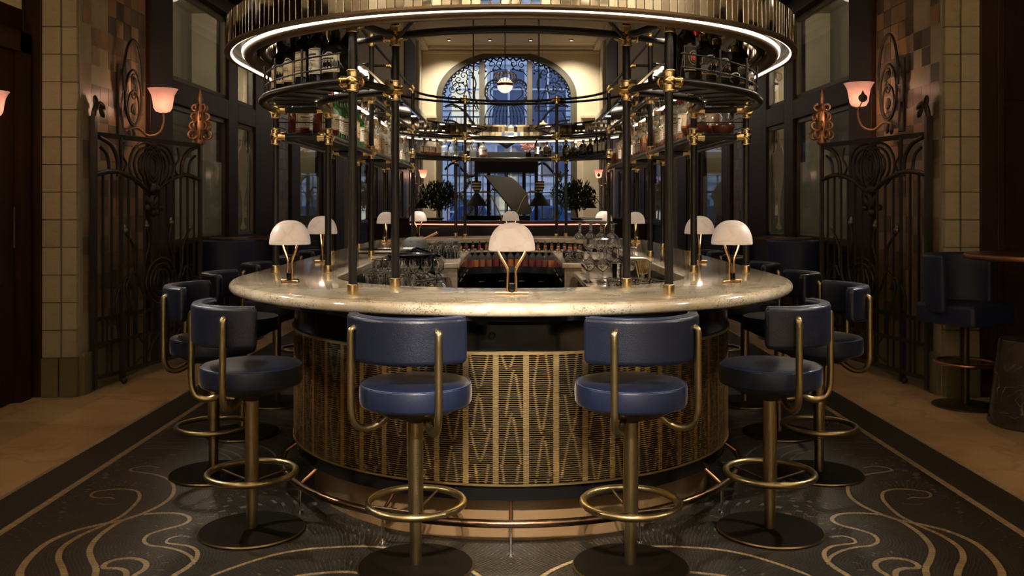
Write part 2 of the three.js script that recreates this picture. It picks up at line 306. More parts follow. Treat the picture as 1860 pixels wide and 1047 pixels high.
// ---------------------------------------------------------------- hall shell
const HW = 3.3, CEIL = 7.33, FAR = 34;
const tileG = new THREE.BoxGeometry(0.022, 0.146, 0.146);
boxUV(tileG);
const tileMats = [[150, 116, 80], [128, 98, 66], [162, 132, 96], [74, 60, 46], [96, 78, 58], [140, 104, 66]].map(([r, gg, b]) => std({ map: stoneT, color: new THREE.Color().setRGB(r / 170, gg / 150, b / 116, THREE.SRGBColorSpace), roughness: 0.32 }));
const blockMats = [M.stone, M.stoneB, std({ map: stoneT, color: lin(0.93, 0.93, 0.86), roughness: 0.6 })];
function tiledPier(g, s, d0, d1, w = 1.1) {
  mesh('core', box(s * (HW + 0.02), s * (HW + w), 0, 4.2, d0, d1), M.stoneB, g);
  mesh('base_block', box(s * (HW - 0.03), s * (HW + 0.02), 0, 0.32, d0, d1, 0.006), M.greenStone, g);
  const n = Math.floor((d1 - d0 - 0.02) / 0.15), m = 25;
  for (let j = 0; j < m; j++) for (let i = 0; i < n; i++) {
    const h = hash(i + 7 + s * 3, j * 3 + 11), dark = (i + j) % 2 === 0 && j > 7 && h < 0.5;
    const t = mesh('tile', tileG, tileMats[dark ? 3 + Math.floor(h * 4) : [0, 1, 2, 5, 0, 1, 4][Math.floor(h * 7)]], g);
    t.position.copy(V(s * (HW + 0.008 + 0.004 * hash(i, j + 90)), 0.32 + 0.075 + j * 0.15, d0 + 0.095 + i * 0.15));
  }
}
const blockG = [rbox(0.138, 0.206, 0.06, 0.004), rbox(0.112, 0.206, 0.06, 0.004)].map((g) => boxUV(g));
function nearPier(g, s) {                                     // faience pier beside the gate, facing the camera, with a timber jamb
  mesh('core', box(s * 3.3, s * 3.56, 0, CEIL, 7.0, 7.55), M.stoneB, g);
  mesh('base_block', box(s * 3.44, s * 3.565, 0, 0.30, 6.93, 7.0, 0.006), M.greenStone, g);
  mesh('base_block', box(s * 3.30, s * 3.435, 0, 0.30, 6.945, 7.0, 0.006), M.greenStone, g);
  for (let j = 0; j < 24; j++) {
    for (const [k, x] of [[0, 3.492], [1, 3.362]]) { const b = mesh('block', blockG[k], blockMats[Math.floor(hash(j, k + 3) * 3)], g); b.position.copy(V(s * x, 0.30 + 0.105 + j * 0.21, 6.985 - (k ? 0 : 0.015))); }
  }
  mesh('jamb', box(s * 3.565, s * 3.70, 0, 5.4, 6.94, 7.3, 0.012), M.wood, g);
  mesh('jamb_moulding', box(s * 3.70, s * 3.76, 0, 5.4, 6.95, 7.3, 0.012), M.wood, g);
}
function shopBay(n, s, d0, d1, where) {
  const g = struct(`window_${n}`, `mahogany framed shopfront bay with etched glass ${where}`, 'window');
  const k = (d1 - d0) / 4.3, D = (t) => d0 + t * k, x0 = s * HW, x1 = s * (HW + 0.12), B = (name, a, b, y0, y1, xa, xb, m, bev = 0.008) => mesh(name, box(xa, xb, y0, y1, D(a), D(b), bev), m, g);
  for (const [a, b] of [[0, 0.55], [2.3, 2.66], [3.42, 4.3]]) B('post', a, b, 0, 3.62, x0 - s * 0.03, x1, M.wood);
  for (const [a, b] of [[0.55, 2.3], [2.66, 3.42]]) {
    B('sill_panel', a, b, 0, 1.0, x0 + s * 0.03, x1, M.wood);
    B('recessed_panel', a + 0.12, b - 0.12, 0.2, 0.85, x0 + s * 0.018, x0 + s * 0.04, M.wood, 0.01);
    B('sill', a, b, 1.0, 1.07, x0 - s * 0.05, x1, M.wood);
    B('transom', a, b, 2.45, 2.68, x0 - s * 0.03, x1, M.wood);
    for (const [y0, y1] of [[1.07, 2.45], [2.68, 3.62]]) {
      const lower = y0 < 2, w = 0.05;
      const m = lower && a < 1 ? M.woodTrim : M.stoneTrim;
      mesh('pane_frame', merge([box(x0, x0 + s * 0.05, y0, y1, D(a), D(a) + w), box(x0, x0 + s * 0.05, y0, y1, D(b) - w, D(b)), box(x0, x0 + s * 0.05, y0, y0 + w, D(a), D(b)), box(x0, x0 + s * 0.05, y1 - w, y1, D(a), D(b))]), m, g);
      mesh('pane', box(x0 + s * 0.028, x0 + s * 0.034, y0 + w, y1 - w, D(a) + w, D(b) - w), M.pane, g);
      if (lower) mesh('etched_glass', box(x0 + s * 0.040, x0 + s * 0.046, y0 + w, a < 1 ? 1.95 : 2.12, D(a) + w, D(b) - w), M.frost, g);
      if (lower && a > 1) {                                    // etched urn on the narrow pane
        const mid = (D(a) + D(b)) / 2, pts = [[0.02, 0], [0.12, 0.02], [0.03, 0.10], [0.035, 0.35], [0.14, 0.55], [0.20, 0.80], [0.16, 0.98], [0.06, 1.04], [0.05, 1.10], [0, 1.22]];
        const sh = new THREE.Shape([...pts.map(([u, v]) => new THREE.Vector2(u, v)), ...pts.slice(0, -1).reverse().map(([u, v]) => new THREE.Vector2(-u, v))]);
        const e = new THREE.ExtrudeGeometry(sh, { depth: 0.003, bevelEnabled: false }); e.rotateY(Math.PI / 2); e.translate(x0 + s * 0.024, y0 + 0.08, -mid);
        mesh('etched_urn', e, M.etch, g);
      }
    }
  }
  B('cornice', 0, 4.3, 3.62, 3.80, x0 - s * 0.10, x1, M.wood, 0.02);
  B('cornice', 0, 4.3, 3.80, 4.20, x0 - s * 0.22, x1, M.wood, 0.03);
  return g;
}
M.woodTrim = std({ map: woodT, color: lin(1.6, 1.6, 1.6), roughness: 0.4 });
M.stoneTrim = std({ color: lin(0.16, 0.145, 0.115), roughness: 0.55 });
M.etch = std({ color: lin(0.60, 0.57, 0.48), roughness: 0.9 });
M.shop = std({ color: lin(0.20, 0.17, 0.12), roughness: 0.8 });
let wn = 2;
for (const s of [-1, 1]) {
  const side = s < 0 ? 'left' : 'right', what = s < 0 ? 'by the plain timber door' : 'by the marble cone table';
  const w = struct(`wall_${side}`, `tall stone side wall with checkered tile piers ${what}`, 'wall');
  mesh('upper_wall', box(s * HW, s * (HW + 0.3), 4.2, CEIL, 7.0, FAR + 0.3), M.stone, w);
  mesh('shop_wall', box(s * 4.4, s * 4.7, 0, 4.2, 7.4, FAR + 0.3), M.shop, w);
  mesh('shop_ceiling', box(s * (HW + 0.12), s * 4.7, 4.1, 4.3, 7.4, FAR + 0.3), M.shop, w);
  nearPier(w, s);
  tiledPier(w, s, 7.02, 8.3, 0.24);
  mesh('pier_back', box(s * (HW + 0.24), s * 4.4, 0, 4.2, 7.5, 8.3), M.stoneB, w);
  for (let i = 0; i < 5; i++) {
    const d0 = 8.3 + i * 5.35, d1 = Math.min(d0 + 4.3, FAR);
    shopBay(wn++, s, d0, d1, `${['beside the iron gate', 'beyond the first far pier', 'abreast of the far bar end', 'near the piano', 'next to the arched end window'][i]} ${what}`);
    if (i < 4) { if (i === 0) tiledPier(w, s, d1, d1 + 1.05); else mesh('far_pier', box(s * HW, s * (HW + 1.1), 0, 4.2, d1, d1 + 1.05), M.stone, w); }
  }
  // pilasters and tall dark windows high on the far walls
  for (const [a, b] of [[31.8, 32.6], [26.5, 27.3]]) mesh('pilaster', box(s * (HW - 0.1), s * (HW + 0.02), 4.2, CEIL, a, b, 0.02), M.plaster, w);
  mesh('string_course', box(s * (HW - 0.18), s * HW, 4.55, 4.75, 24, FAR, 0.03), M.plaster, w);
  mesh('blind_window', box(s * (HW - 0.03), s * (HW + 0.02), 4.95, 6.9, 28.2, 31.2, 0.02), M.matte, w);
  // near side: a timber wall, set further out on the side of the marble table
  const X = s < 0 ? 3.72 : 4.35;
  mesh('near_wall', box(s * X, s * (X + 0.3), 0, 2.95, -9, 7.3), M.wood, w);
  mesh('near_upper_wall', box(s * X, s * (X + 0.3), 2.95, CEIL, -9, 7.3), M.plaster, w);
  for (let k = 0; k < 6; k++) mesh('pilaster', box(s * (X - 0.1), s * X, 4.2, CEIL, -8.2 + k * 2.6, -7.6 + k * 2.6, 0.02), M.stone, w);
  mesh('return_wall', box(s * 3.56, s * (X + 0.3), 0, CEIL, 7.28, 7.5), M.wood, w);
  if (s > 0) mesh('return_panel', box(3.86, 4.28, 0.3, 2.3, 7.24, 7.285, 0.02), M.wood, w);
}
{ // the dark door beside the left pier
  const g = struct('door_1', 'dark timber door with raised panels and a slim bronze pull', 'door');
  mesh('leaf', box(-3.715, -3.66, 0.02, 2.6, 5.3, 6.75, 0.01), M.wood, g);
  for (const [y0, y1] of [[0.2, 0.75], [0.9, 2.3]]) mesh('raised_panel', box(-3.665, -3.645, y0, y1, 5.5, 6.55, 0.012), M.wood, g);
  mesh('frame', merge([box(-3.72, -3.62, 0, 2.75, 6.75, 6.9), box(-3.72, -3.62, 2.6, 2.75, 5.2, 6.9)]), M.wood, g);
  mesh('handle', bar(V(-3.62, 1.15, 6.66), V(-3.62, 1.45, 6.66), 0.007), M.darkBronze, g);
}
const ceilG = struct('ceiling', 'plain pale plaster ceiling high over the hall', 'ceiling');
mesh('ceiling_slab', box(-4.7, 4.7, CEIL, CEIL + 0.3, -9, FAR + 0.4), M.plaster, ceilG);
for (const s of [-1, 1]) mesh('cornice', box(s * (HW - 0.25), s * HW, CEIL - 0.16, CEIL, 7, FAR, 0.03), M.plaster, ceilG);
mesh('cornice', box(-HW, HW, CEIL - 0.12, CEIL, FAR - 0.25, FAR, 0.03), M.plaster, ceilG);
mesh('cornice', box(-HW, HW, CEIL - 0.26, CEIL - 0.16, FAR - 0.10, FAR, 0.02), M.plaster, ceilG);
{ // behind the camera: the hall goes on to a stone end wall with tall windows
  const g = struct('wall_back', 'pale stone end wall behind the viewer with tall windows', 'wall');
  mesh('wall_slab', merge([box(-4.7, -2.3, 0, CEIL, -9.3, -9), box(2.3, 4.7, 0, CEIL, -9.3, -9), box(-0.5, 0.5, 0, CEIL, -9.3, -9), box(-2.3, 2.3, 0, 2.6, -9.3, -9), box(-2.3, 2.3, 6.4, CEIL, -9.3, -9)]), M.plaster, g);
  for (const s of [-1, 1]) { mesh('window_pane', box(s * 0.5, s * 2.3, 2.6, 6.4, -9.2, -9.19), M.pane, g); for (const y of [3.5, 4.5, 5.5]) mesh('glazing_bar', box(s * 0.5, s * 2.3, y - 0.03, y + 0.03, -9.2, -9.12), M.matte, g); mesh('mullion', box(s * 1.37, s * 1.43, 2.6, 6.4, -9.2, -9.12), M.matte, g); }
  for (const x of [-3.1, 3.1]) mesh('pilaster', box(x - 0.3, x + 0.3, 0, CEIL, -9, -8.8, 0.02), M.stone, g);
}

// ---------------------------------------------------------------- end wall with the arched window
const AX = -0.16, AW = 2.42, ASPR = 5.45, ATOP = 6.98;          // arch centre, half width, springing, crown
{
  const g = struct('wall_far', 'pale plaster end wall round a great arched window', 'wall');
  const sh = new THREE.Shape(); sh.moveTo(-4.7, 0); sh.lineTo(4.7, 0); sh.lineTo(4.7, CEIL); sh.lineTo(-4.7, CEIL); sh.closePath();
  const archPath = (grow, y0) => { const p = new THREE.Path(); p.moveTo(AX - AW - grow, y0); p.lineTo(AX + AW + grow, y0); p.lineTo(AX + AW + grow, ASPR); for (let i = 1; i <= 40; i++) { const a = Math.PI * i / 40; p.lineTo(AX + (AW + grow) * Math.cos(a), ASPR + (ATOP - ASPR + grow) * Math.sin(a)); } p.closePath(); return p; };
  sh.holes.push(archPath(0.2, 0.15));
  const wg = new THREE.ExtrudeGeometry(sh, { depth: 0.35, bevelEnabled: false, curveSegments: 32 }); wg.translate(0, 0, -FAR - 0.35);
  mesh('wall_slab', boxUV(wg), M.plaster, g);
  const fr = new THREE.Shape(archPath(0.2, 0.15).getPoints()); fr.holes.push(archPath(0, 0.2));
  const fg = new THREE.ExtrudeGeometry(fr, { depth: 0.22, bevelEnabled: true, bevelSize: 0.02, bevelThickness: 0.02, bevelSegments: 2 }); fg.translate(0, 0, -FAR - 0.26);
  mesh('arch_surround', boxUV(fg), M.archStone = std({ map: stoneT, color: lin(0.22, 0.22, 0.18), roughness: 0.6 }), g);
  for (const s of [-1, 1]) {
    mesh('pilaster', box(s * 2.75 + AX * 0.5, s * 3.28, 0.1, 4.65, FAR - 0.12, FAR, 0.02), M.plaster, g);
    mesh('pilaster_cap', box(s * 2.68 + AX * 0.5, s * 3.30, 4.65, 4.78, FAR - 0.2, FAR, 0.02), M.plaster, g);
  }
}
{
  const g = struct('window_1', 'great arched end window with black ironwork tracery over blue dusk', 'window');
  const zf = FAR + 0.10; M.tracery = phy({ color: lin(0.006, 0.006, 0.007), roughness: 0.9, specularIntensity: 0.1 });
  mesh('pane', box(AX - AW, AX + AW, 0.2, ATOP, FAR + 0.16, FAR + 0.165), M.pane, g);
  for (const x of [-0.92, 0.86]) mesh('mullion', box(AX + x - 0.10, AX + x + 0.10, 3.5, 6.80, FAR - 0.02, FAR + 0.14, 0.02), M.mullion ||= std({ map: stoneT, color: lin(0.17, 0.17, 0.155), roughness: 0.6 }), g);
  mesh('transom', box(AX - AW, AX + AW, 3.22, 3.42, FAR - 0.02, FAR + 0.12, 0.02), M.matte, g);
  for (let i = -5; i <= 5; i++) mesh('glazing_bar', box(AX + i * 0.44 - 0.02, AX + i * 0.44 + 0.02, 0.2, 3.25, FAR + 0.02, FAR + 0.08), M.matte, g);
  for (const y of [1.9, 2.55]) mesh('rail', box(AX - AW, AX + AW, y - 0.02, y + 0.02, FAR, FAR + 0.06), M.matte, g);
  // tracery
  const I = (pts, r = 0.014, n = 28, closed = false) => mesh('tracery_scroll', tube(pts.map(([x, y]) => V(AX + x, y, zf)), r * 1.5, n, 5, closed), M.tracery, g);
  const spiral = (cx, cy, r0, r1, a0, turns) => Array.from({ length: 22 }, (_, i) => { const t = i / 21, a = a0 + turns * 2 * Math.PI * t, r = mix(r0, r1, t); return [cx + r * Math.cos(a), cy + r * Math.sin(a)]; });
  const dots = [];
  const dot = (x, y, r = 0.035) => dots.push(ball(r, AX + x, y, -zf, 8));
  for (let i = -6; i <= 6; i++) {                              // fan of ribs opening like a peacock tail
    const t = i / 6, pts = [[0, 3.55], [t * 0.55, 3.95], [t * 0.80, 4.45], [t * 0.72, 4.95], [t * 0.34, 5.32]]; I(pts, 0.011);
    pts.slice(1).forEach(([x, y]) => dot(x, y, 0.03)); if (Math.abs(i) < 5) dot(t * 0.77, 4.75, 0.03);
  }
  for (const rw of [[0.34, 3.95, 0.3], [0.55, 4.3, 0.32]]) for (let i = -3; i < 3; i++) { const a = i / 3 * rw[0], b = (i + 1) / 3 * rw[0]; I([[a, rw[1]], [(a + b) / 2, rw[1] + 0.14], [b, rw[1]]], 0.010, 8); }
  for (const s of [-1, 1]) {
    I([[0, 5.15], [s * 0.45, 5.2], [s * 0.78, 5.5], [s * 0.72, 5.95], [s * 0.42, 6.12], [s * 0.30, 6.0]], 0.022);
    I([[0, 5.3], [s * 0.35, 5.35], [s * 0.60, 5.6], [s * 0.50, 5.85], [s * 0.3, 5.8]], 0.014);
    for (let i = 0; i < 9; i++) { const a = -0.9 + i * 0.36; I(spiral(s * (0.46 + 0.30 * Math.cos(a)), 5.62 + 0.42 * Math.sin(a), 0.055, 0.055, 0, 1), 0.012, 14, false); }
    I([[s * 1.0, 3.5], [s * 1.15, 4.2], [s * 1.55, 4.9], [s * 2.05, 5.2], [s * 2.3, 5.1]], 0.03); I([[s * 1.25, 3.5], [s * 1.5, 4.1], [s * 1.95, 4.55], [s * 2.35, 4.6]], 0.026);
    I([[s * 1.05, 5.0], [s * 1.2, 5.5], [s * 1.15, 6.0], [s * 1.3, 6.4]], 0.018); I([[s * 1.12, 5.0], [s * 1.4, 5.6], [s * 1.5, 6.1]], 0.014);
    I(spiral(s * 1.75, 5.75, 0.30, 0.08, s > 0 ? 0 : Math.PI, s * 1.3), 0.014); I(spiral(s * 2.0, 5.4, 0.2, 0.05, s > 0 ? 1 : 2, -s * 1.3), 0.013); I(spiral(s * 1.35, 4.4, 0.2, 0.05, 2, s * 1.2), 0.012);
    for (const [x, y] of [[1.12, 5.3], [1.2, 5.8], [1.28, 6.2], [1.5, 5.9], [1.75, 5.75], [2.0, 5.4], [1.35, 4.4], [1.55, 4.9], [1.1, 4.0], [1.9, 5.1], [0.97, 4.6], [0.97, 4.2], [0.97, 3.8]]) dot(s * x, y, 0.045);
    for (let k = 0; k < 9; k++) { const a = 0.25 + k * 0.15; I(spiral((AW - 0.32) * Math.cos(a) * s, ASPR + (ATOP - ASPR - 0.26) * Math.sin(a), 0.15, 0.03, a * s, (k % 2 ? 1 : -1) * 1.2), 0.011); dot((AW - 0.52) * Math.cos(a) * s, ASPR + (ATOP - ASPR - 0.46) * Math.sin(a), 0.04); }
    I([[s * 0.15, 6.85], [s * 0.3, 6.5], [s * 0.62, 6.4], [s * 0.85, 6.1]], 0.012); I([[s * 1.4, 5.1], [s * 1.6, 5.45], [s * 1.5, 5.7], [s * 1.3, 5.6]], 0.014); I([[s * 2.2, 3.5], [s * 2.05, 4.0], [s * 2.25, 4.4], [s * 2.1, 4.9]], 0.016);
    for (let k = 0; k < 7; k++) I([[s * (1.1 + k * 0.18), 3.45], [s * (1.1 + k * 0.18), 4.0 + 0.09 * k]], 0.010, 2);
    I([[s * 1.05, 4.95], [s * 2.38, 4.95]], 0.014, 2); I([[s * 1.05, 5.12], [s * 2.38, 5.12]], 0.012, 2);
  }
  for (let i = 0; i <= 30; i++) {                              // scalloped edge under the arch
    const a = Math.PI * i / 30, b = Math.PI * (i + 1) / 30, P = (t, k) => [(AW - k) * Math.cos(t), ASPR + (ATOP - ASPR - k) * Math.sin(t)];
    if (i < 30) I([P(a, 0.02), P((a + b) / 2, 0.13), P(b, 0.02)], 0.02, 8);
  }
  mesh('tracery_bosses', merge(dots), M.tracery, g);
  for (const [x0, x1] of [[-2.3, -1.0], [1.0, 2.3]]) { const n = 16; I(Array.from({ length: n + 1 }, (_, i) => [mix(x0, x1, i / n), 2.75 + 0.25 * Math.sin(i / n * Math.PI * 2)]), 0.03); }
}

// ---------------------------------------------------------------- the street outside the arched window
{
  const g = thing('street_facade', 'blue dusk-lit town house across the street with one bright window', 'building', V(0, 0, 44));
  const st = std({ color: lin(0.72, 0.75, 0.82), roughness: 0.8 }), dk = std({ color: lin(0.12, 0.16, 0.26), roughness: 0.15 }), lit = std({ color: lin(0.9, 0.8, 0.6), emissive: lin(1, 0.88, 0.6), emissiveIntensity: 0.75 });
  const B = (n, x0, x1, y0, y1, d0, d1, m) => mesh(n, box(x0, x1, y0, y1, d0, d1), m, g);
  B('wall', -9, 9, -0.5, 13, 0.3, 0.8, st);
  for (const y of [1.9, 2.5, 4.55, 4.85, 8.2, 8.6]) B('ledge', -9, 9, y, y + 0.16, 0.05, 0.3, st);
  for (const [x0, x1, y0, y1, m] of [[-2.9, -1.1, 5.3, 8.0, lit], [0.9, 2.7, 5.3, 8.0, dk], [-0.9, 0.7, 5.3, 8.0, dk], [-2.8, -1.4, 2.8, 4.3, dk], [-0.7, 0.7, 2.8, 4.3, dk], [1.4, 2.8, 2.8, 4.3, dk], [-3, -0.9, 0, 1.7, dk], [0.9, 3, 0, 1.7, dk], [-0.6, 0.6, 0, 1.8, lit]]) {
    const w = B('window', x0, x1, y0, y1, 0.22, 0.3, m);
    mesh('window_bars', merge([box((x0 + x1) / 2 - 0.05, (x0 + x1) / 2 + 0.05, y0, y1, 0.1, 0.22), box(x0 - 0.08, x0 + 0.04, y0, y1, 0.1, 0.26), box(x1 - 0.04, x1 + 0.08, y0, y1, 0.1, 0.26), box(x0, x1, y0 + (y1 - y0) * 0.62, y0 + (y1 - y0) * 0.62 + 0.08, 0.1, 0.22)]), st, w);
  }
  for (let i = 0; i < 40; i++) B('baluster', -4 + i * 0.2, -3.97 + i * 0.2, 4.95, 5.6, -0.3, -0.27, dk);
  B('balcony_rail', -4, 4, 5.6, 5.68, -0.34, -0.24, dk); B('balcony_slab', -4, 4, 4.8, 4.95, -0.4, 0.1, st);
  for (const s of [-1, 1]) for (const y of [1.6, 3.9]) { }
  const c = thing('parked_car', 'blue parked car seen through the end window', 'car', V(-1.55, 0, 38.5));
  const cs = new THREE.Shape([[-1.0, 0.25], [1.0, 0.25], [1.02, 0.7], [0.7, 0.85], [0.45, 1.35], [-0.55, 1.35], [-0.85, 0.85], [-1.02, 0.75]].map(([x, y]) => new THREE.Vector2(x, y)));
  const cg = new THREE.ExtrudeGeometry(cs, { depth: 1.5, bevelEnabled: true, bevelSize: 0.06, bevelThickness: 0.06, bevelSegments: 3 }); mesh('body', cg, phy({ color: lin(0.05, 0.12, 0.42), roughness: 0.2 }), c);
  mesh('windscreen', box(-0.42, 0.36, 0.88, 1.26, -1.6, -1.56), dk, c);
  for (const x of [-0.6, 0.6]) mesh('wheel', new THREE.CylinderGeometry(0.3, 0.3, 0.2, 20).rotateX(Math.PI / 2).translate(x, 0.3, 1.5), M.matte, c);
  const p = solo('street', box(-9, 9, -0.6, -0.05, 34.5, 45), std({ color: lin(0.08, 0.09, 0.11), roughness: 0.5 }), 'dark asphalt street outside the end window', 'street'); p.userData.kind = 'structure';
  const d2 = dup(c, V(1.6, 0, 39), 0, 'blue car parked outside the dark side of the end window'); c.userData.label = 'blue car parked outside below the bright street window'; void d2;
}
for (const s of [-1, 1]) for (const [d, nm] of [[10.6, 'first'], [16.2, 'second'], [21.5, 'third']]) {   // lamps inside the shops behind the frosted panes
  const g = thing('shop_lamp', `small opal ceiling lamp in the ${nm} shop behind the panes, ${s < 0 ? 'timber door' : 'cone table'} side`, 'lamp', V(s * 3.92, 4.0, d));
  mesh('stem', cyl(0.008, 0.008, 0.12, 8).translate(0, -0.02, 0), M.brass, g); mesh('globe', new THREE.SphereGeometry(0.08, 18, 12).translate(0, -0.10, 0), std({ color: lin(1, 0.95, 0.85), emissive: lin(1, 0.88, 0.7), emissiveIntensity: 1.2 }), g);
  const p = new THREE.PointLight(lin(1, 0.88, 0.70), L.shop, 0, 2); p.position.set(0, -0.10, 0); p.shadow.radius = 4; g.add(p);
}
for (const [x, w] of [[-1.62, 'nearer the bright street window'], [1.2, 'on the darker side of the window']]) {
  const g = thing('stone_urn', `pale stone urn on the window transom ${w}`, 'urn', V(x, 3.42, 34.02));
  mesh('body', lathe([[0, 0], [0.12, 0], [0.10, 0.06], [0.06, 0.14], [0.10, 0.3], [0.22, 0.55], [0.25, 0.75], [0.20, 0.92], [0.22, 0.98], [0, 0.98]], 24), M.stoneB, g); mesh('lid', lathe([[0.20, 0.98], [0.14, 1.06], [0.05, 1.10], [0.03, 1.16], [0, 1.18]], 20), M.stoneB, g);
}
// ceiling spots: four wash the end wall, others the hall
for (let i = 0; i < 4; i++) downlight(-2.2 + i * 1.45, CEIL - 0.02, 32.5, (-2.2 + i * 1.45) * 1.05, 3.6, 33.9, L.hall, 0.95, 'recessed ceiling spot washing the arched end wall', 'spots washing the end wall');
for (const s of [-1, 1]) for (const d of [-6, -3, 0]) downlight(s * 2.4, CEIL - 0.02, d, s * 3.9, 4.6, d, L.back * 0.8, 0.7, `ceiling spot washing the upper side wall ${s < 0 ? 'over the timber door' : 'over the marble cone table'}`, 'spots washing the upper side walls');
for (let i = 0; i < 3; i++) downlight(-2.4 + i * 2.4, CEIL - 0.02, -7.2, (-2.4 + i * 2.4), 3.0, -8.9, L.back, 0.75, 'ceiling spot washing the wall behind the viewer', 'spots washing the back wall');

// ---------------------------------------------------------------- the bar: body, fretwork front, counter
const CH = 1.08;                                               // counter height
const squash = (u, nx, nd) => { if (u > 1.05) return [u, u]; const k = nd < 0 || nd > 0 ? mix(0.80 / 0.945, 1, nx * nx) : 1; return [u * mix(1, k, 0.75) , u * k]; };
{
  const g = thing('oval_bar', 'black oval bar on a recessed pale stone plinth', 'bar');
  mesh('plinth', sweep(OP, [[1.06, 0], [1.06, 0.203], [0.90, 0.203], [0.90, 0]], { closed: true }), M.plinth, g);
  mesh('kick_panel', sweep(OP, [[1.150, 0.203], [1.150, 0.276], [0.90, 0.276], [0.90, 0.203]], { closed: true }), M.black, g);
  mesh('carcass', sweep(OP, [[1.115, 0.276], [1.115, 0.84], [1.05, 0.84], [1.05, 0.276]], { closed: true }), M.void, g);
  mesh('fascia', sweep(OP, [[1.165, 0.84], [1.165, 0.985], [1.05, 0.985], [1.05, 0.84]], { closed: true }), M.black, g);
  mesh('cove', sweep(OP, [[1.165, 0.955], [1.19, 0.975], [1.30, 0.985], [1.385, 1.0], [1.40, 1.030], [1.05, 1.030], [1.05, 0.955]], { closed: true, crease: 0.8 }), M.black, g);
  mesh('bottom_trim', sweep(OP, [[1.172, 0.270], [1.172, 0.279], [1.14, 0.279], [1.14, 0.270]], { closed: true }), M.fret, g);
  mesh('top_trim', sweep(OP, [[1.176, 0.830], [1.176, 0.842], [1.14, 0.842], [1.14, 0.830]], { closed: true }), M.fret, g);
  mesh('inner_lining', sweep(OP, [[1.05, 0], [1.05, 1.03], [0.99, 1.03], [0.99, 0]], { closed: true }), M.matte, g);
  for (const s of [-1, 1]) mesh('bag_hook', merge([lathe([[0, 0], [0.012, 0.0], [0.016, 0.012], [0.010, 0.02], [0, 0.02]], 14).rotateX(Math.PI / 2).translate(0, 0, 0)]), M.matte, g).position.copy(at(1.165, s * 10 - 14, 0.91));
}
M.puckLens = std({ color: lin(1, 1, 1), emissive: lin(1, 0.86, 0.7), emissiveIntensity: 1.5 });
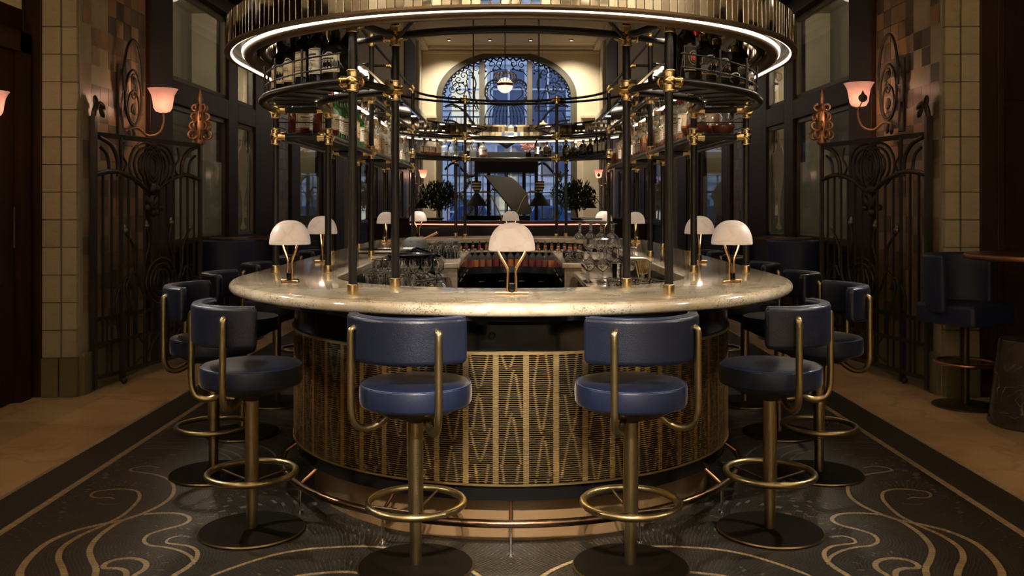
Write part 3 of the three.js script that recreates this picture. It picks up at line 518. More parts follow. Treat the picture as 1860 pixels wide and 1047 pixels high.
{ // fretwork: horizontal brass slats, cut wider along the ribs and toothed along leaf-shaped curves
  const g = thing('fretwork_screen', 'brass fretwork screen of thin toothed slats round the bar front', 'screen');
  const N = 60, Y1 = 0.829, Y0 = 0.280, pitch = (Y1 - Y0) / N, R = 1.168, BAY = 6.35, halfRib = 0.60, bays = 29, deg = Math.PI / 180;
  const vs = [];
  seed = 41;
  for (let b = 0; b < bays; b++) {
    const list = [], flip = b % 2; let row = -rr(0, 14);
    while (row < N) {
      const h = rr(15, 24), dir = rnd() < 0.62 ? 1 : -1; list.push([rr(0.36, 0.64), row, h, rr(0.20, 0.36), dir]);
      row += h * rr(0.92, 1.12);
    }
    vs.push({ list, flip });
  }
  const a0 = -90, total = bays * BAY, start = -total / 2;
  for (let r = 0; r < N; r++) {
    const teeth = [];
    for (let b = 0; b < bays; b++) for (const [c, top, h, hw, dir] of vs[b].list) {
      let t = (r - top) / h; if (t < 0 || t > 1) continue; if (dir < 0) t = 1 - t;
      const off = hw * Math.pow(1 - t, 0.75), w = 0.014 / R / deg / BAY;
      for (const q of off < 0.03 ? [0] : [-1, 1]) { const x = c + q * off; if (x > 0.13 && x < 0.87) teeth.push(start + (b + x) * BAY); }
    }
    teeth.sort((p, q) => p - q); for (let i = teeth.length - 1; i > 0; i--) if (teeth[i] - teeth[i - 1] < 0.55) teeth.splice(i, 1);
    const tw = 0.42, thin = 0.0022, deep = pitch * 0.84, full = pitch - 0.0009;
    const pts = [];
    for (let b = 0; b <= bays; b++) { const c = start + b * BAY; for (const o of [-halfRib - 0.01, -halfRib, halfRib, halfRib + 0.01]) pts.push(c + o); pts.push(c + 2.1, c + 4.2); }
    for (const t of teeth) pts.push(t - tw, t - tw * 0.4, t, t + tw * 0.4, t + tw);
    pts.sort((p, q) => p - q);
    const height = (a) => {
      const k = (a - start) / BAY, n = Math.abs(k - Math.round(k)) * BAY; if (n <= halfRib + 1e-4) return full;
      let h = thin; for (const t of teeth) { const e = Math.abs(a - t); if (e < tw) h = Math.max(h, mix(deep, thin, Math.pow(e / tw, 0.9))); } return h;
    };
    const yt = Y1 - r * pitch, pos = [], nor = [], idx = [];
    const quad = (A, B, C, D, n1, n2) => { const o = pos.length / 3; pos.push(...A, ...B, ...C, ...D); nor.push(...n1, ...n1, ...n2, ...n2); idx.push(o, o + 2, o + 1, o + 1, o + 2, o + 3); };
    let prev = null;
    for (const a of pts) {
      if (a < -90 || a > 90) continue;
      const s = Math.sin(a * deg), c = Math.cos(a * deg), h = height(a), P = (u, y) => [u * s, y, -(DF - u * c)], q = { o: P(R, yt), b: P(R, yt - h), it: P(R - 0.012, yt), ib: P(R - 0.012, yt - h), n: [s, 0, c] };
      if (prev) { quad(prev.b, prev.o, q.b, q.o, prev.n, q.n); quad(prev.o, prev.it, q.o, q.it, [0, 1, 0], [0, 1, 0]); quad(prev.ib, prev.b, q.ib, q.b, [0, -1, 0], [0, -1, 0]); }
      prev = q;
    }
    for (const s of [-1, 1]) {                                  // straight flanks
      const segs = []; for (let d = DF; d < DR; d += 0.13) segs.push([d, d + 0.103, thin], [d + 0.103, d + 0.13, full]);
      for (const [d0, d1, h] of segs) { const A = [s * R, yt - h, -d0], B = [s * R, yt, -d0], C = [s * R, yt - h, -d1], D = [s * R, yt, -d1]; if (s > 0) quad(A, B, C, D, [s, 0, 0], [s, 0, 0]); else quad(C, D, A, B, [s, 0, 0], [s, 0, 0]); }
    }
    const gg = new THREE.BufferGeometry(); gg.setAttribute('position', new THREE.Float32BufferAttribute(pos, 3)); gg.setAttribute('normal', new THREE.Float32BufferAttribute(nor, 3)); gg.setAttribute('uv', new THREE.Float32BufferAttribute(new Float32Array(pos.length / 3 * 2), 2)); gg.setIndex(idx);
    mesh('slat', gg, M.fret, g);
  }
}
{ // marble counter with a rounded edge
  const g = thing('bar_counter', 'speckled cream marble counter running round the oval bar', 'counter');
  const e = []; for (let i = 0; i <= 8; i++) { const a = -Math.PI / 2 + Math.PI * i / 8; e.push([1.463 + 0.027 * Math.cos(a), CH - 0.027 + 0.027 * Math.sin(a)]); }
  mesh('countertop', boxUVtop(sweep(oval(110, 12), [...e, [0.953, CH], [0.945, CH - 0.008], [0.945, CH - 0.05], [1.40, CH - 0.054]], { closed: true, crease: 0.5, squash })), M.marble, g);
}
function boxUVtop(g) { return boxUV(g); }
{ // foot rail
  const g = thing('foot_rail', 'dark bronze foot rail on slim posts round the bar base', 'rail');
  mesh('rail_tube', sweep(OP, ring(1.225, 0.13, 0.0172, 12), { closed: true, crease: 2 }), M.darkRail = std({ color: lin(0.15, 0.088, 0.052), metalness: 1, roughness: 0.3 }), g);
  for (const [c, a] of [[DF, 0], [DF, -27], [DF, 27], [DF, -55], [DF, 55], [DF, -84], [DF, 84], [6.6, -90], [6.6, 90], [8.2, -90], [8.2, 90]]) {
    const p = mesh('post', merge([cyl(0.006, 0.006, 0.12, 10), cyl(0.014, 0.014, 0.006, 14)]), M.chrome, g); p.position.copy(at(1.225, a, 0, c));
    mesh('bracket', bar(at(1.225, a, 0.135, c), at(1.12, a, 0.208, c), 0.008), M.copper, g);
  }
}

// ---------------------------------------------------------------- bar stools
let stool0;
function makeStool() {
  const g = thing('bar_stool', 'navy leather swivel bar stool with bronze tube back drawn up to the marble bar', 'stool', V(0, 0, 0), 'bar stools round the marble bar');
  const bz = new THREE.Vector3();
  mesh('base', lathe([[0, 0], [0.228, 0], [0.235, 0.003], [0.235, 0.008], [0.230, 0.011]], 64), M.bronze, g);
  mesh('base_top', lathe([[0.229, 0.0112], [0.10, 0.013], [0.03, 0.016], [0, 0.016]], 64), M.baseTop, g);
  mesh('post', merge([cyl(0.0245, 0.0245, 0.19, 24).translate(0, 0.015, 0), cyl(0.0305, 0.0305, 0.39, 24).translate(0, 0.20, 0), lathe([[0.0245, 0.195], [0.0305, 0.2]], 24)]), M.bronze, g);
  const fr = mesh('foot_ring', new THREE.TorusGeometry(0.193, 0.0145, 12, 64).rotateX(Math.PI / 2).translate(0, 0.262, 0), M.bronze, g);
  for (const a of [0.6, 2.7, 4.8]) mesh('spoke', bar(bz.clone().set(0.025 * Math.cos(a), 0.225, 0.025 * Math.sin(a)), bz.clone().set(0.188 * Math.cos(a), 0.255, 0.188 * Math.sin(a)), 0.0055), M.darkBronze, fr);
  mesh('seat_plate', lathe([[0.03, 0.588], [0.05, 0.60], [0.15, 0.632], [0.185, 0.655], [0.19, 0.662], [0, 0.662]], 40), M.darkBronze, g);
  const s = mesh('seat', boxUV(lathe([[0, 0.660], [0.205, 0.660], [0.219, 0.664], [0.2255, 0.676], [0.2265, 0.712], [0.2245, 0.742], [0.2215, 0.748], [0.2185, 0.7485], [0.212, 0.7535], [0.18, 0.7595], [0.10, 0.7625], [0, 0.763]], 72)), M.leatherSeat, g);
  mesh('seat_piping', new THREE.TorusGeometry(0.2215, 0.0028, 6, 72).rotateX(Math.PI / 2).translate(0, 0.7485, 0), M.piping, s);
  // curved back pad: bent rounded slab, arms of the curve reach forward
  const RB = 0.262, bend = (geo, y) => { const p = geo.attributes.position; for (let i = 0; i < p.count; i++) { const a = p.getX(i) / RB, r = RB + p.getZ(i); p.setXYZ(i, r * Math.sin(a), p.getY(i) + y, r * Math.cos(a) - 0.03); } geo.computeVertexNormals(); return geo; };
  const bk = rbox(0.60, 0.182, 0.052, 0.020, 40, 6, 1);
  { const p = bk.attributes.position; for (let i = 0; i < p.count; i++) { const ex = Math.max(0, Math.abs(p.getX(i)) - 0.275) / 0.025, yy = p.getY(i); if (ex > 0) p.setY(i, yy * (1 - 0.10 * ex * ex)); } }
  const pad = mesh('backrest', boxUV(bend(bk, 0.945)), M.leather, g);
  const pip = (y, rad) => { const pts = []; for (let i = 0; i <= 40; i++) { const a = (-0.29 + 0.58 * i / 40) / RB; pts.push(new THREE.Vector3(rad * Math.sin(a), y, rad * Math.cos(a) - 0.03)); } return tube(pts, 0.0026, 60, 6); };
  mesh('back_piping', merge([pip(1.0335, RB + 0.016), pip(1.0335, RB - 0.016)]), M.piping, pad);
  for (const sx of [-1, 1]) {
    const a = sx * 0.66, r = RB + 0.038, ex = r * Math.sin(a), ez = r * Math.cos(a) - 0.03, P = (k, y) => new THREE.Vector3(ex * k, y, ez * k);
    const pts = [P(0.93, 0.985), P(0.985, 0.982), P(1.0, 0.965), P(1.0, 0.90), P(1.0, 0.80), P(1.0, 0.70), P(0.985, 0.645), P(0.92, 0.606), P(0.80, 0.590), P(0.66, 0.592), P(0.52, 0.612), P(0.40, 0.645)];
    mesh('back_tube', tube(pts, 0.0148, 60, 12), M.bronze, g);
  }
  return g;
}
{
  const spots2 = [[0.385, 3.70], [1.165, 4.11], [1.68, 4.98], [1.72, 5.86], [1.73, 6.76], [1.73, 7.66], [1.73, 8.56]];
  const proto = makeStool(); let first = true;
  spots2.forEach(([x, d], n) => { for (const s of [-1, 1]) {
    const ox = n === 0 && s > 0 ? 0.485 : n === 2 && s < 0 ? -1.62 : s * x, oz = d < DF + 0.3 ? DF - d : 0.12, turn = Math.atan2(ox, oz) + (d < 3.8 ? s * 0.03 : 0);
    const o = first ? proto : dup(proto, V(ox, 0, d), turn); first = false; o.position.copy(V(ox, 0, d)); o.rotation.y = turn;
    o.userData.label = `navy leather bar stool, ${['first', 'second', 'third', 'fourth', 'fifth', 'sixth', 'seventh'][n]} from the fretwork front on the ${s < 0 ? 'timber door' : 'marble cone table'} side`;
  } });
}

// ---------------------------------------------------------------- canopy with mirrored slats and LED lines
M.channel = std({ color: lin(0.06, 0.045, 0.035), metalness: 0.6, roughness: 0.5 });
const KB = 2.232, KT = 2.40;                                    // canopy bottom and top
{
  const g = thing('bar_canopy', 'oval canopy ring with mirrored slat fascia and glowing warm light lines', 'canopy');
  const P = oval(96, 12);
  mesh('fascia_core', sweep(P, [[1.492, KB + 0.012], [1.492, KT], [1.415, KT], [1.415, KB + 0.03], [1.47, KB + 0.03], [1.474, KB + 0.012]], { closed: true }), M.channel, g);
  mesh('lower_lip', sweep(P, [[1.512, KB + 0.004], [1.512, KB + 0.014], [1.482, KB + 0.016], [1.482, KB - 0.002]], { closed: true }), M.bronzeBand, g);
  const bn = []; for (let i = 0; i <= 6; i++) { const a = -0.2 - i / 6 * 2.6; bn.push([1.393 + 0.030 * Math.cos(a), KB + 0.012 + 0.034 * Math.sin(a)]); }
  mesh('bronze_band', sweep(P, [[1.424, KB + 0.03], ...bn, [1.363, KB + 0.03]], { closed: true, crease: 1 }), M.bronzeBand, g);
  mesh('soffit', sweep(P, [[1.42, KT - 0.02], [1.42, KT], [0.98, KT], [0.98, KT - 0.02]], { closed: true }), M.mirror, g);
  mesh('inner_fascia', sweep(P, [[1.418, KB + 0.03], [1.418, KT - 0.02], [1.400, KT - 0.02], [1.400, KB + 0.03]], { closed: true }), M.mirror, g);
  mesh('outer_light_line', sweep(P, [[1.482, KB + 0.001], [1.482, KB + 0.013], [1.475, KB + 0.013], [1.475, KB + 0.001]], { closed: true }), M.led, g);
  mesh('inner_light_line', sweep(P, [[1.4285, KB + 0.018], [1.426, KB + 0.004], [1.418, KB + 0.004], [1.418, KB + 0.018]], { closed: true }), M.led, g);
  // mirrored slats: the ones in view each a piece, the rest joined
  const H = KT - KB - 0.015, slat = new THREE.BoxGeometry(0.0375, H, 0.008), bevel = rbox(0.0372, H, 0.008, 0.0022); boxUV(bevel);
  const n = 120, rest = [];
  const mm = [std({ color: lin(0.50, 0.47, 0.42), metalness: 1, roughness: 0.05 }), std({ color: lin(0.36, 0.32, 0.28), metalness: 1, roughness: 0.07 }), std({ color: lin(0.60, 0.58, 0.54), metalness: 1, roughness: 0.06 })];
  for (let i = 0; i < n; i++) { const a = -88.5 + 177 * i / (n - 1), m = mesh('mirror_slat', bevel, mm[Math.floor(rnd() * 3)], g); m.position.copy(at(1.498, a, KB + 0.015 + H / 2)); m.rotation.y = a * Math.PI / 180 + rr(-0.03, 0.03); m.rotation.order = 'YXZ'; m.rotation.x = rr(-0.02, 0.02); }
  const put = (u, a, c, face) => { const q = slat.clone(); q.rotateY(a * Math.PI / 180 + rr(-0.05, 0.05)); const p = at(u, a, KB + 0.015 + H / 2, c); q.translate(p.x, p.y, p.z); rest.push(q); };
  for (let d = DF + 0.04; d < DR; d += 0.039) for (const s of [-1, 1]) put(1.498, s * 90, d);
  for (let i = 0; i < n; i++) put(1.498, 91.5 + 177 * i / (n - 1), DR);
  for (let i = 0; i < n - 6; i++) put(1.396, 91.5 + 177 * i / (n - 7), DR);
  for (let d = DF + 0.04; d < DR; d += 0.039) for (const s of [-1, 1]) put(1.396, s * 90, d);
  const rs = mesh('mirror_slat_run', merge(rest), M.mirror, g); rs.userData.kind = 'stuff';
  // recessed puck lights in the soffit, over the work benches and the inner edge of the counter
  const puck = (u, a, c, tu) => {
    const p = at(u, a, KT - 0.022, c), k = mesh('puck_light', lathe([[0, 0], [0.022, 0], [0.028, -0.004], [0.030, 0.0]], 20).translate(p.x, p.y, p.z), M.puckLens, g), s = new THREE.SpotLight(lin(1, 0.86, 0.70), L.puck, 0, 0.75, 0.6, 2);
    s.position.copy(p); s.position.y -= 0.012; s.target.position.copy(at(tu, a, 0.95, c)); s.shadow.radius = 1.2; g.add(s); g.add(s.target); void k;
  };
  for (const a of [-76, -50, 50, 76]) puck(1.06, a, DF, 0.90);
  for (const s of [-1, 1]) for (let i = 0; i < 6; i++) puck(1.005, s * 90, 5.45 + i * 0.8, 0.72);
  for (let i = 0; i < 5; i++) puck(1.02, 130 + 25 * i, DR, 0.85);
  // the light of the lines: strips of area light just under them
  const strip = (u, a, c, len) => { const l = new THREE.RectAreaLight(lin(1, 0.85, 0.67), L.led, len, 0.02); l.position.copy(at(u, a, KB - 0.026, c)); l.rotation.set(-Math.PI / 2, 0, a * Math.PI / 180); g.add(l); };
  for (let i = 0; i < 12; i++) strip(1.452, -82.5 + 15 * i, DF, 0.36);
  for (const s of [-1, 1]) for (let i = 0; i < 4; i++) strip(1.452, s * 90, DF + 0.6 + i * 1.17, 1.1);
  for (let i = 0; i < 6; i++) strip(1.452, 105 + 30 * i, DR, 0.7);
}

// ---------------------------------------------------------------- tube frame with brass fittings and shelves
const pairs = [];                                              // [outer point, inner point] on plan, both sides
for (const s of [-1, 1]) {
  pairs.push({ s, k: 'front', o: [s * 0.68, 3.93], i: [s * 0.54, 4.27] });
  for (const d of [5.15, 6.75, 7.98, 9.6]) pairs.push({ s, k: 'side', d, o: [s * 1.325, d], i: [s * 1.03, d] });
  pairs.push({ s, k: 'rear', o: [s * 0.655, 10.86], i: [s * 0.53, 10.58] });
}
{
  const g = thing('shelf_frame', 'black tube gantry with brass fittings rising from the marble counter', 'shelf frame');
  const pole = (x, d, y0, y1, r) => {
    mesh('pole', cyl(r, r, y1 - y0, 20).translate(x, y0, -d), M.tube, g);
    mesh('collar', lathe([[r + 0.004, 0], [r + 0.006, 0.003], [r + 0.006, 0.042], [r + 0.003, 0.046], [r, 0.046]], 24).translate(x, y0, -d), M.brass, g);
  };
  const fitting = (x, d, y, dirs, r = 0.019) => {
    const q = r + 0.0055, list = [cyl(q, q, 0.088, 20).translate(0, -0.044, 0), new THREE.SphereGeometry(q + 0.006, 20, 14), lathe([[q, -0.048], [q + 0.003, -0.046], [q + 0.003, -0.040], [q, -0.038]], 20), lathe([[q, 0.038], [q + 0.003, 0.040], [q + 0.003, 0.046], [q, 0.048]], 20)];
    for (const [dx, dd] of dirs) { const n = Math.hypot(dx, dd) || 1; list.push(bar(new THREE.Vector3(), new THREE.Vector3(dx / n * 0.055, 0, -dd / n * 0.055), q - 0.001, 18), bar(new THREE.Vector3(dx / n * 0.05, 0, -dd / n * 0.05), new THREE.Vector3(dx / n * 0.058, 0, -dd / n * 0.058), q + 0.002, 18)); }
    mesh('fitting', merge(list).translate(x, y, -d), M.brass, g);
  };
  const H1 = 2.0, H2 = 1.85, HT = 2.255, HU = 2.68;
  for (const p of pairs) {
    const [ox, od] = p.o, [ix, id] = p.i, rx = ix - ox, rd = id - od;
    pole(ox, od, CH, p.k === 'side' ? HT : HT, 0.0185); pole(ix, id, CH, HU, 0.0185);
    const tang = p.k === 'side' ? [0, 1] : [-p.s * (p.k === 'front' ? -1.1 : -1.1), p.k === 'front' ? 0.7 : -0.7];
    const tan2 = [p.s, p.k === 'front' ? 0.6 : -0.6];
    const dirsO = p.k === 'side' ? [[rx, rd], [0, 1], [0, -1]] : [[rx, rd], tan2], dirsI = p.k === 'side' ? [[-rx, -rd], [0, 1], [0, -1]] : [[-rx, -rd], tan2, [-tan2[0], -tan2[1]]];
    fitting(ox, od, HT, dirsO); fitting(ix, id, HT, dirsI);
    fitting(ix, id, HU, dirsI, 0.016);
    mesh('cross_tube', bar(V(ox, HT, od), V(ix, HT, id), 0.016, 14), M.tube, g);
    mesh('cross_tube', bar(V(ox, HU, od), V(ix, HU, id), 0.012, 12), M.tube, g);
    const levels = p.k === 'side' ? [H2] : [H1];
    if (p.d === 5.15 || p.d === 9.6) levels.push(H1);
    for (const y of levels) { const keep = (l) => l.filter(([dx, dd]) => !(dx === 0 && ((p.d === 5.15 && y === H2 && dd < 0) || (p.d === 9.6 && y === H2 && dd > 0) || (p.d === 5.15 && y === H1 && dd > 0) || (p.d === 9.6 && y === H1 && dd < 0)))); fitting(ox, od, y, keep(dirsO)); fitting(ix, id, y, keep(dirsI)); mesh('cross_tube', bar(V(ox, y, od), V(ix, y, id), 0.017, 14), M.tube, g); }
    if (p.k === 'front' || p.k === 'rear') mesh('brace', bar(V(ix, HT - 0.02, id), V(ix * 0.55, HT + 0.12, id + (p.k === 'front' ? -0.42 : 0.42)), 0.009, 10), M.tube, g);
  }
  const ang = (x, d, c) => Math.atan2(x, c - d) * 180 / Math.PI;
  const T = (path, u, y, r) => mesh('ring_tube', sweep(path, ring(u, y, r, 12), { crease: 2, caps: true }), M.tube, g);
  // rounded front corners: shelf rings from the front pair back to the first side pair
  const blend = (s, o, y, r) => {                               // curve from front pair to the side pair
    const p = pairs.find((q) => q.s === s && q.k === 'front')[o], e = o === 'o' ? 1.325 : 1.03, n = 16, c = [], A0 = ang(p[0], p[1], DF), R0 = Math.hypot(p[0], DF - p[1]);
    for (let i = 0; i <= n; i++) { const t = i / n, a = mix(A0, s * 90, t), R = mix(R0, e, smooth(clamp(t * 1.4))); c.push(at(R, a, y)); } c.push(V(s * e, y, 5.15));
    return tube(c, r, 48, 12);
  };
  const rearBlend = (s, o, y, r) => { const p = pairs.find((q) => q.s === s && q.k === 'rear')[o], e = o === 'o' ? 1.325 : 1.03, A0 = ang(p[0], p[1], DR), R0 = Math.hypot(p[0], DR - p[1]), c = [V(s * e, y, 9.6)]; for (let i = 0; i <= 12; i++) { const t = i / 12; c.push(at(mix(e, R0, t), mix(s * 90, A0, t), y, DR)); } return tube(c, r, 40, 12); };
  for (const s of [-1, 1]) for (const o of ['o', 'i']) {
    mesh('ring_tube', blend(s, o, H1, 0.019), M.tube, g); mesh('ring_tube', blend(s, o, HT, 0.016), M.tube, g);
    mesh('ring_tube', rearBlend(s, o, H1, 0.019), M.tube, g); mesh('ring_tube', rearBlend(s, o, HT, 0.016), M.tube, g); mesh('ring_tube', rearBlend(s, o, HU, 0.014), M.tube, g);
    const x = s * (o === 'o' ? 1.325 : 1.03);
    mesh('side_tube', bar(V(x, H2, 5.15), V(x, H2, 9.6), 0.018, 14), M.tube, g);
    mesh('side_tube', bar(V(x, HT, 5.15), V(x, HT, 9.6), 0.014, 14), M.tube, g);
    mesh('side_tube', bar(V(x, HU, 5.15), V(x, HU, 9.6), 0.013, 12), M.tube, g);
  }
  // across the front at the top and across the rear at both levels
  const across = (k, o, y, r, c, bulge) => { const p = pairs.find((q) => q.s < 0 && q.k === k)[o], n = 14, pts = [], A0 = Math.abs(ang(p[0], p[1], c)), R0 = Math.hypot(p[0], c - p[1]); for (let i = 0; i <= n; i++) { const a = k === 'front' ? mix(-A0, A0, i / n) : 180 + mix(180 - A0, -(180 - A0), i / n), w = Math.cos((i / n - 0.5) * Math.PI); pts.push(at(R0 * (1 + bulge * w), a, y, c)); } return tube(pts, r, 48, 12); };
  mesh('ring_tube', across('front', 'i', HT, 0.018, DF, 0.0), M.tube, g);
  for (const o of ['o', 'i']) for (const [y, r] of [[H1, 0.018], [HT, 0.016], [HU, 0.014]]) mesh('ring_tube', across('rear', o, y, r, DR, 0.0), M.tube, g);
  // shelves: dark slatted boards between the tubes
  const board = (path, u0, u1, y) => mesh('shelf', sweep(path, [[u1, y], [u1, y + 0.008], [u0, y + 0.008], [u0, y]], { caps: true }), M.shelfBoard ||= std({ color: lin(0.022, 0.019, 0.017), roughness: 0.35, metalness: 0.4 }), g);
  for (const s of [-1, 1]) {
    board(arc(s * 36, s * 89, 24), 1.06, 1.27, H1 + 0.012);
    mesh('shelf', box(s * 1.04, s * 1.31, H2 + 0.012, H2 + 0.02, 5.17, 9.58), M.shelfBoard, g);
    for (let k = 0; k < 6; k++) mesh('shelf_bearer', bar(at(1.03, s * (40 + k * 9), H1 + 0.006), at(1.32, s * (40 + k * 9), H1 + 0.006), 0.005, 6), M.tube, g);
    // wire guard rail on the rounded shelf
    for (const [y, r] of [[2.065, 0.0042], [2.125, 0.0042]]) { mesh('guard_wire', sweep(arc(s * 34, s * 92, 40), ring(1.315, y, r, 6), { crease: 2, caps: true }), M.tube, g); mesh('guard_wire', sweep(arc(s * 40, s * 92, 40), ring(1.035, y, r, 6), { crease: 2, caps: true }), M.tube, g); }
    for (const a of [46, 59, 72, 85]) { mesh('guard_post', cyl(0.006, 0.006, 0.17, 8).translate(...at(1.315, s * a, 2.0).toArray()), M.tube, g); mesh('guard_post', cyl(0.005, 0.005, 0.15, 8).translate(...at(1.035, s * a, 2.0).toArray()), M.tube, g); }
    for (const [y, r] of [[1.91, 0.004], [1.97, 0.004]]) { mesh('guard_wire', bar(V(s * 1.325, y, 5.15), V(s * 1.325, y, 9.6), r, 6), M.tube, g); }
    for (let d = 5.55; d < 9.5; d += 0.4) mesh('guard_post', cyl(0.005, 0.005, 0.13, 8).translate(s * 1.325, H2, -d), M.tube, g);
    mesh('guard_wire', bar(V(s * 1.03, 1.93, 5.15), V(s * 1.325, 1.93, 5.15), 0.004, 6), M.tube, g);
  }
  board(arc(92, 268, 48, DR), 0.98, 1.09, H1 + 0.012);
  // hanging rods up to the ceiling
  for (const x of [-0.45, 0.335]) mesh('hanging_rod', bar(V(x, 2.38, 10.95), V(x, CEIL, 10.95), 0.009, 10), M.tube, g);
  // small shelf light bars under the canopy at the sides
  for (const s of [-1, 1]) {
    mesh('shelf_light', box(s * 1.20, s * 1.18, 2.215, 2.228, 6.0, 9.4), M.led, g);
    for (let i = 0; i < 3; i++) { const l = new THREE.RectAreaLight(lin(1, 0.82, 0.6), L.led * 0.7, 0.02, 1.1); l.position.copy(V(s * 1.19, 2.212, 6.55 + i * 1.15)); l.rotation.set(-Math.PI / 2, 0, 0); g.add(l); }
  }
  mesh('shelf_light', sweep(arc(96, 264, 60, DR), [[1.30, 2.215], [1.30, 2.228], [1.285, 2.228], [1.285, 2.215]], { caps: true }), M.led, g);
  for (let i = 0; i < 6; i++) { const l = new THREE.RectAreaLight(lin(1, 0.82, 0.6), L.led * 0.7, 0.6, 0.02), a = 105 + 30 * i; l.position.copy(at(1.29, a, 2.212, DR)); l.rotation.set(-Math.PI / 2, 0, a * Math.PI / 180); g.add(l); }
}

// ---------------------------------------------------------------- table lamps on the counter
function makeLamp() {
  const g = thing('table_lamp', 'veined alabaster dome lamp on a forked brass stem standing on the marble counter', 'lamp', V(0, 0, 0), 'alabaster lamps on the bar counter');
  const prof = []; for (let i = 0; i <= 14; i++) { const a = i / 14 * Math.PI / 2; prof.push([0.1005 * Math.cos(a) ** 0.82, 0.192 + 0.118 * Math.sin(a) ** 0.95]); }
  prof[0] = [0.1005, 0.192];
  mesh('dome', boxUV(lathe([[0.0, 0.30], [0.06, 0.28], [0.092, 0.215], [0.094, 0.192], [0.099, 0.190], [0.101, 0.196], ...prof.slice(1)], 48)), M.alab, g);
  for (const s of [-1, 1]) mesh('stem', tube([[0.018, 0.004], [0.018, 0.06], [0.018, 0.108], [0.026, 0.126], [0.05, 0.165], [0.066, 0.20]].map(([x, y]) => new THREE.Vector3(s * x, y, 0)), 0.0058, 28, 10), M.lampBrass, g);
  mesh('base_bar', merge([bar(new THREE.Vector3(-0.072, 0.007, 0), new THREE.Vector3(0.072, 0.007, 0), 0.007, 12), bar(new THREE.Vector3(0, 0.007, -0.05), new THREE.Vector3(0, 0.007, 0.05), 0.007, 12)]), M.lampBrass, g);
  mesh('base_block', rbox(0.026, 0.036, 0.026, 0.003).translate(0, 0.03, 0), M.black, g);
  const p = new THREE.PointLight(lin(1, 0.82, 0.66), L.lamp, 0, 2); p.position.set(0, 0.20, 0); p.castShadow = true; p.shadow.radius = 1.5; g.add(p);
  return g;
}
M.lampBrass = std({ color: lin(0.62, 0.40, 0.19), metalness: 1, roughness: 0.25 });
{
  const l = makeLamp(); l.position.copy(V(0.004, CH, 3.95)); l.userData.label = 'alabaster dome lamp alone at the front of the counter above the fretwork screen';
  for (const s of [-1, 1]) [[1.10, 4.55, 0.7], [1.27, 6.15, 1.2], [1.28, 9.4, 1.3], [1.08, 10.65, 0.6]].forEach(([x, d, t], n) => dup(l, V(s * x, CH, d), s * t, `alabaster dome lamp, ${['first', 'second', 'third', 'fourth'][n]} along the counter from the front, ${s < 0 ? 'timber door' : 'cone table'} side`));
  dup(l, V(0, CH, 10.9), 0, 'alabaster dome lamp at the far end of the counter before the glowing banquette');
}

// ---------------------------------------------------------------- bottles
function canvasTex(w, h, draw) { const c = document.createElement('canvas'); c.width = w; c.height = h; draw(c.getContext('2d'), w, h); const t = new THREE.CanvasTexture(c); t.colorSpace = THREE.SRGBColorSpace; t.wrapS = THREE.RepeatWrapping; return t; }
const labelTex = [0, 1, 2, 3].map((k) => canvasTex(128, 128, (x, w, h) => {
  x.fillStyle = ['#e6d8b4', '#efe8d6', '#d8c69a', '#151312'][k]; x.fillRect(0, 0, w, h);
  x.strokeStyle = x.fillStyle = ['#5b3d20', '#2b2a28', '#7a2418', '#c7a55c'][k]; x.lineWidth = 3; x.strokeRect(6, 6, w - 12, h - 12);
  if (k === 0) { for (let i = 0; i < 7; i++) for (let j = 0; j < 5; j++) { x.beginPath(); x.arc(34 + i * 10, 34 + j * 11, 3, 0, 7); x.fill(); } x.fillRect(26, 96, 76, 5); }
  if (k === 1) { x.fillRect(24, 26, 80, 10); x.fillRect(34, 46, 60, 4); x.fillRect(30, 60, 68, 3); x.beginPath(); x.arc(64, 88, 16, 0, 7); x.stroke(); }
  if (k === 2) { x.beginPath(); x.arc(64, 50, 24, 0, 7); x.stroke(); x.fillRect(28, 86, 72, 6); x.fillRect(38, 100, 52, 4); }
  if (k === 3) { x.beginPath(); x.arc(64, 62, 34, 0, 7); x.stroke(); x.beginPath(); x.arc(64, 62, 22, 0, 7); x.stroke(); x.fillStyle = '#c23a26'; x.beginPath(); x.arc(64, 62, 14, 0, 7); x.fill(); }
}));
const labelMats = labelTex.map((t) => std({ map: t, roughness: 0.55 }));
const gl = (r, g, b, t = 0.85) => phy({ color: lin(r, g, b), roughness: 0.04, transmission: t, thickness: 0, ior: 1.5 });
const liq = (r, g, b) => phy({ color: lin(r, g, b), roughness: 0.1, transmission: 0.5, thickness: 0, ior: 1.33 });
const B = {
  clear: gl(0.95, 0.97, 0.96, 0.95), green: gl(0.10, 0.32, 0.10, 0.7), dark: phy({ color: lin(0.012, 0.010, 0.009), roughness: 0.05 }), brown: gl(0.25, 0.09, 0.03, 0.6), teal: gl(0.25, 0.6, 0.55, 0.85),
  amber: liq(0.62, 0.20, 0.035), red: liq(0.36, 0.012, 0.010), orange: liq(0.8, 0.28, 0.05), gold: liq(0.85, 0.50, 0.08), water: phy({ color: lin(0.93, 0.95, 0.94), roughness: 0.03, transmission: 0.95, thickness: 0, ior: 1.33 }), whisky: liq(0.42, 0.10, 0.018), lime: liq(0.55, 0.6, 0.06),
  capBlack: std({ color: lin(0.015, 0.014, 0.014), roughness: 0.4 }), capGold: M.brass, capRed: std({ color: lin(0.35, 0.015, 0.02), roughness: 0.4 }), capCork: std({ color: lin(0.45, 0.30, 0.16), roughness: 0.8 }), capSteel: M.steel,
};
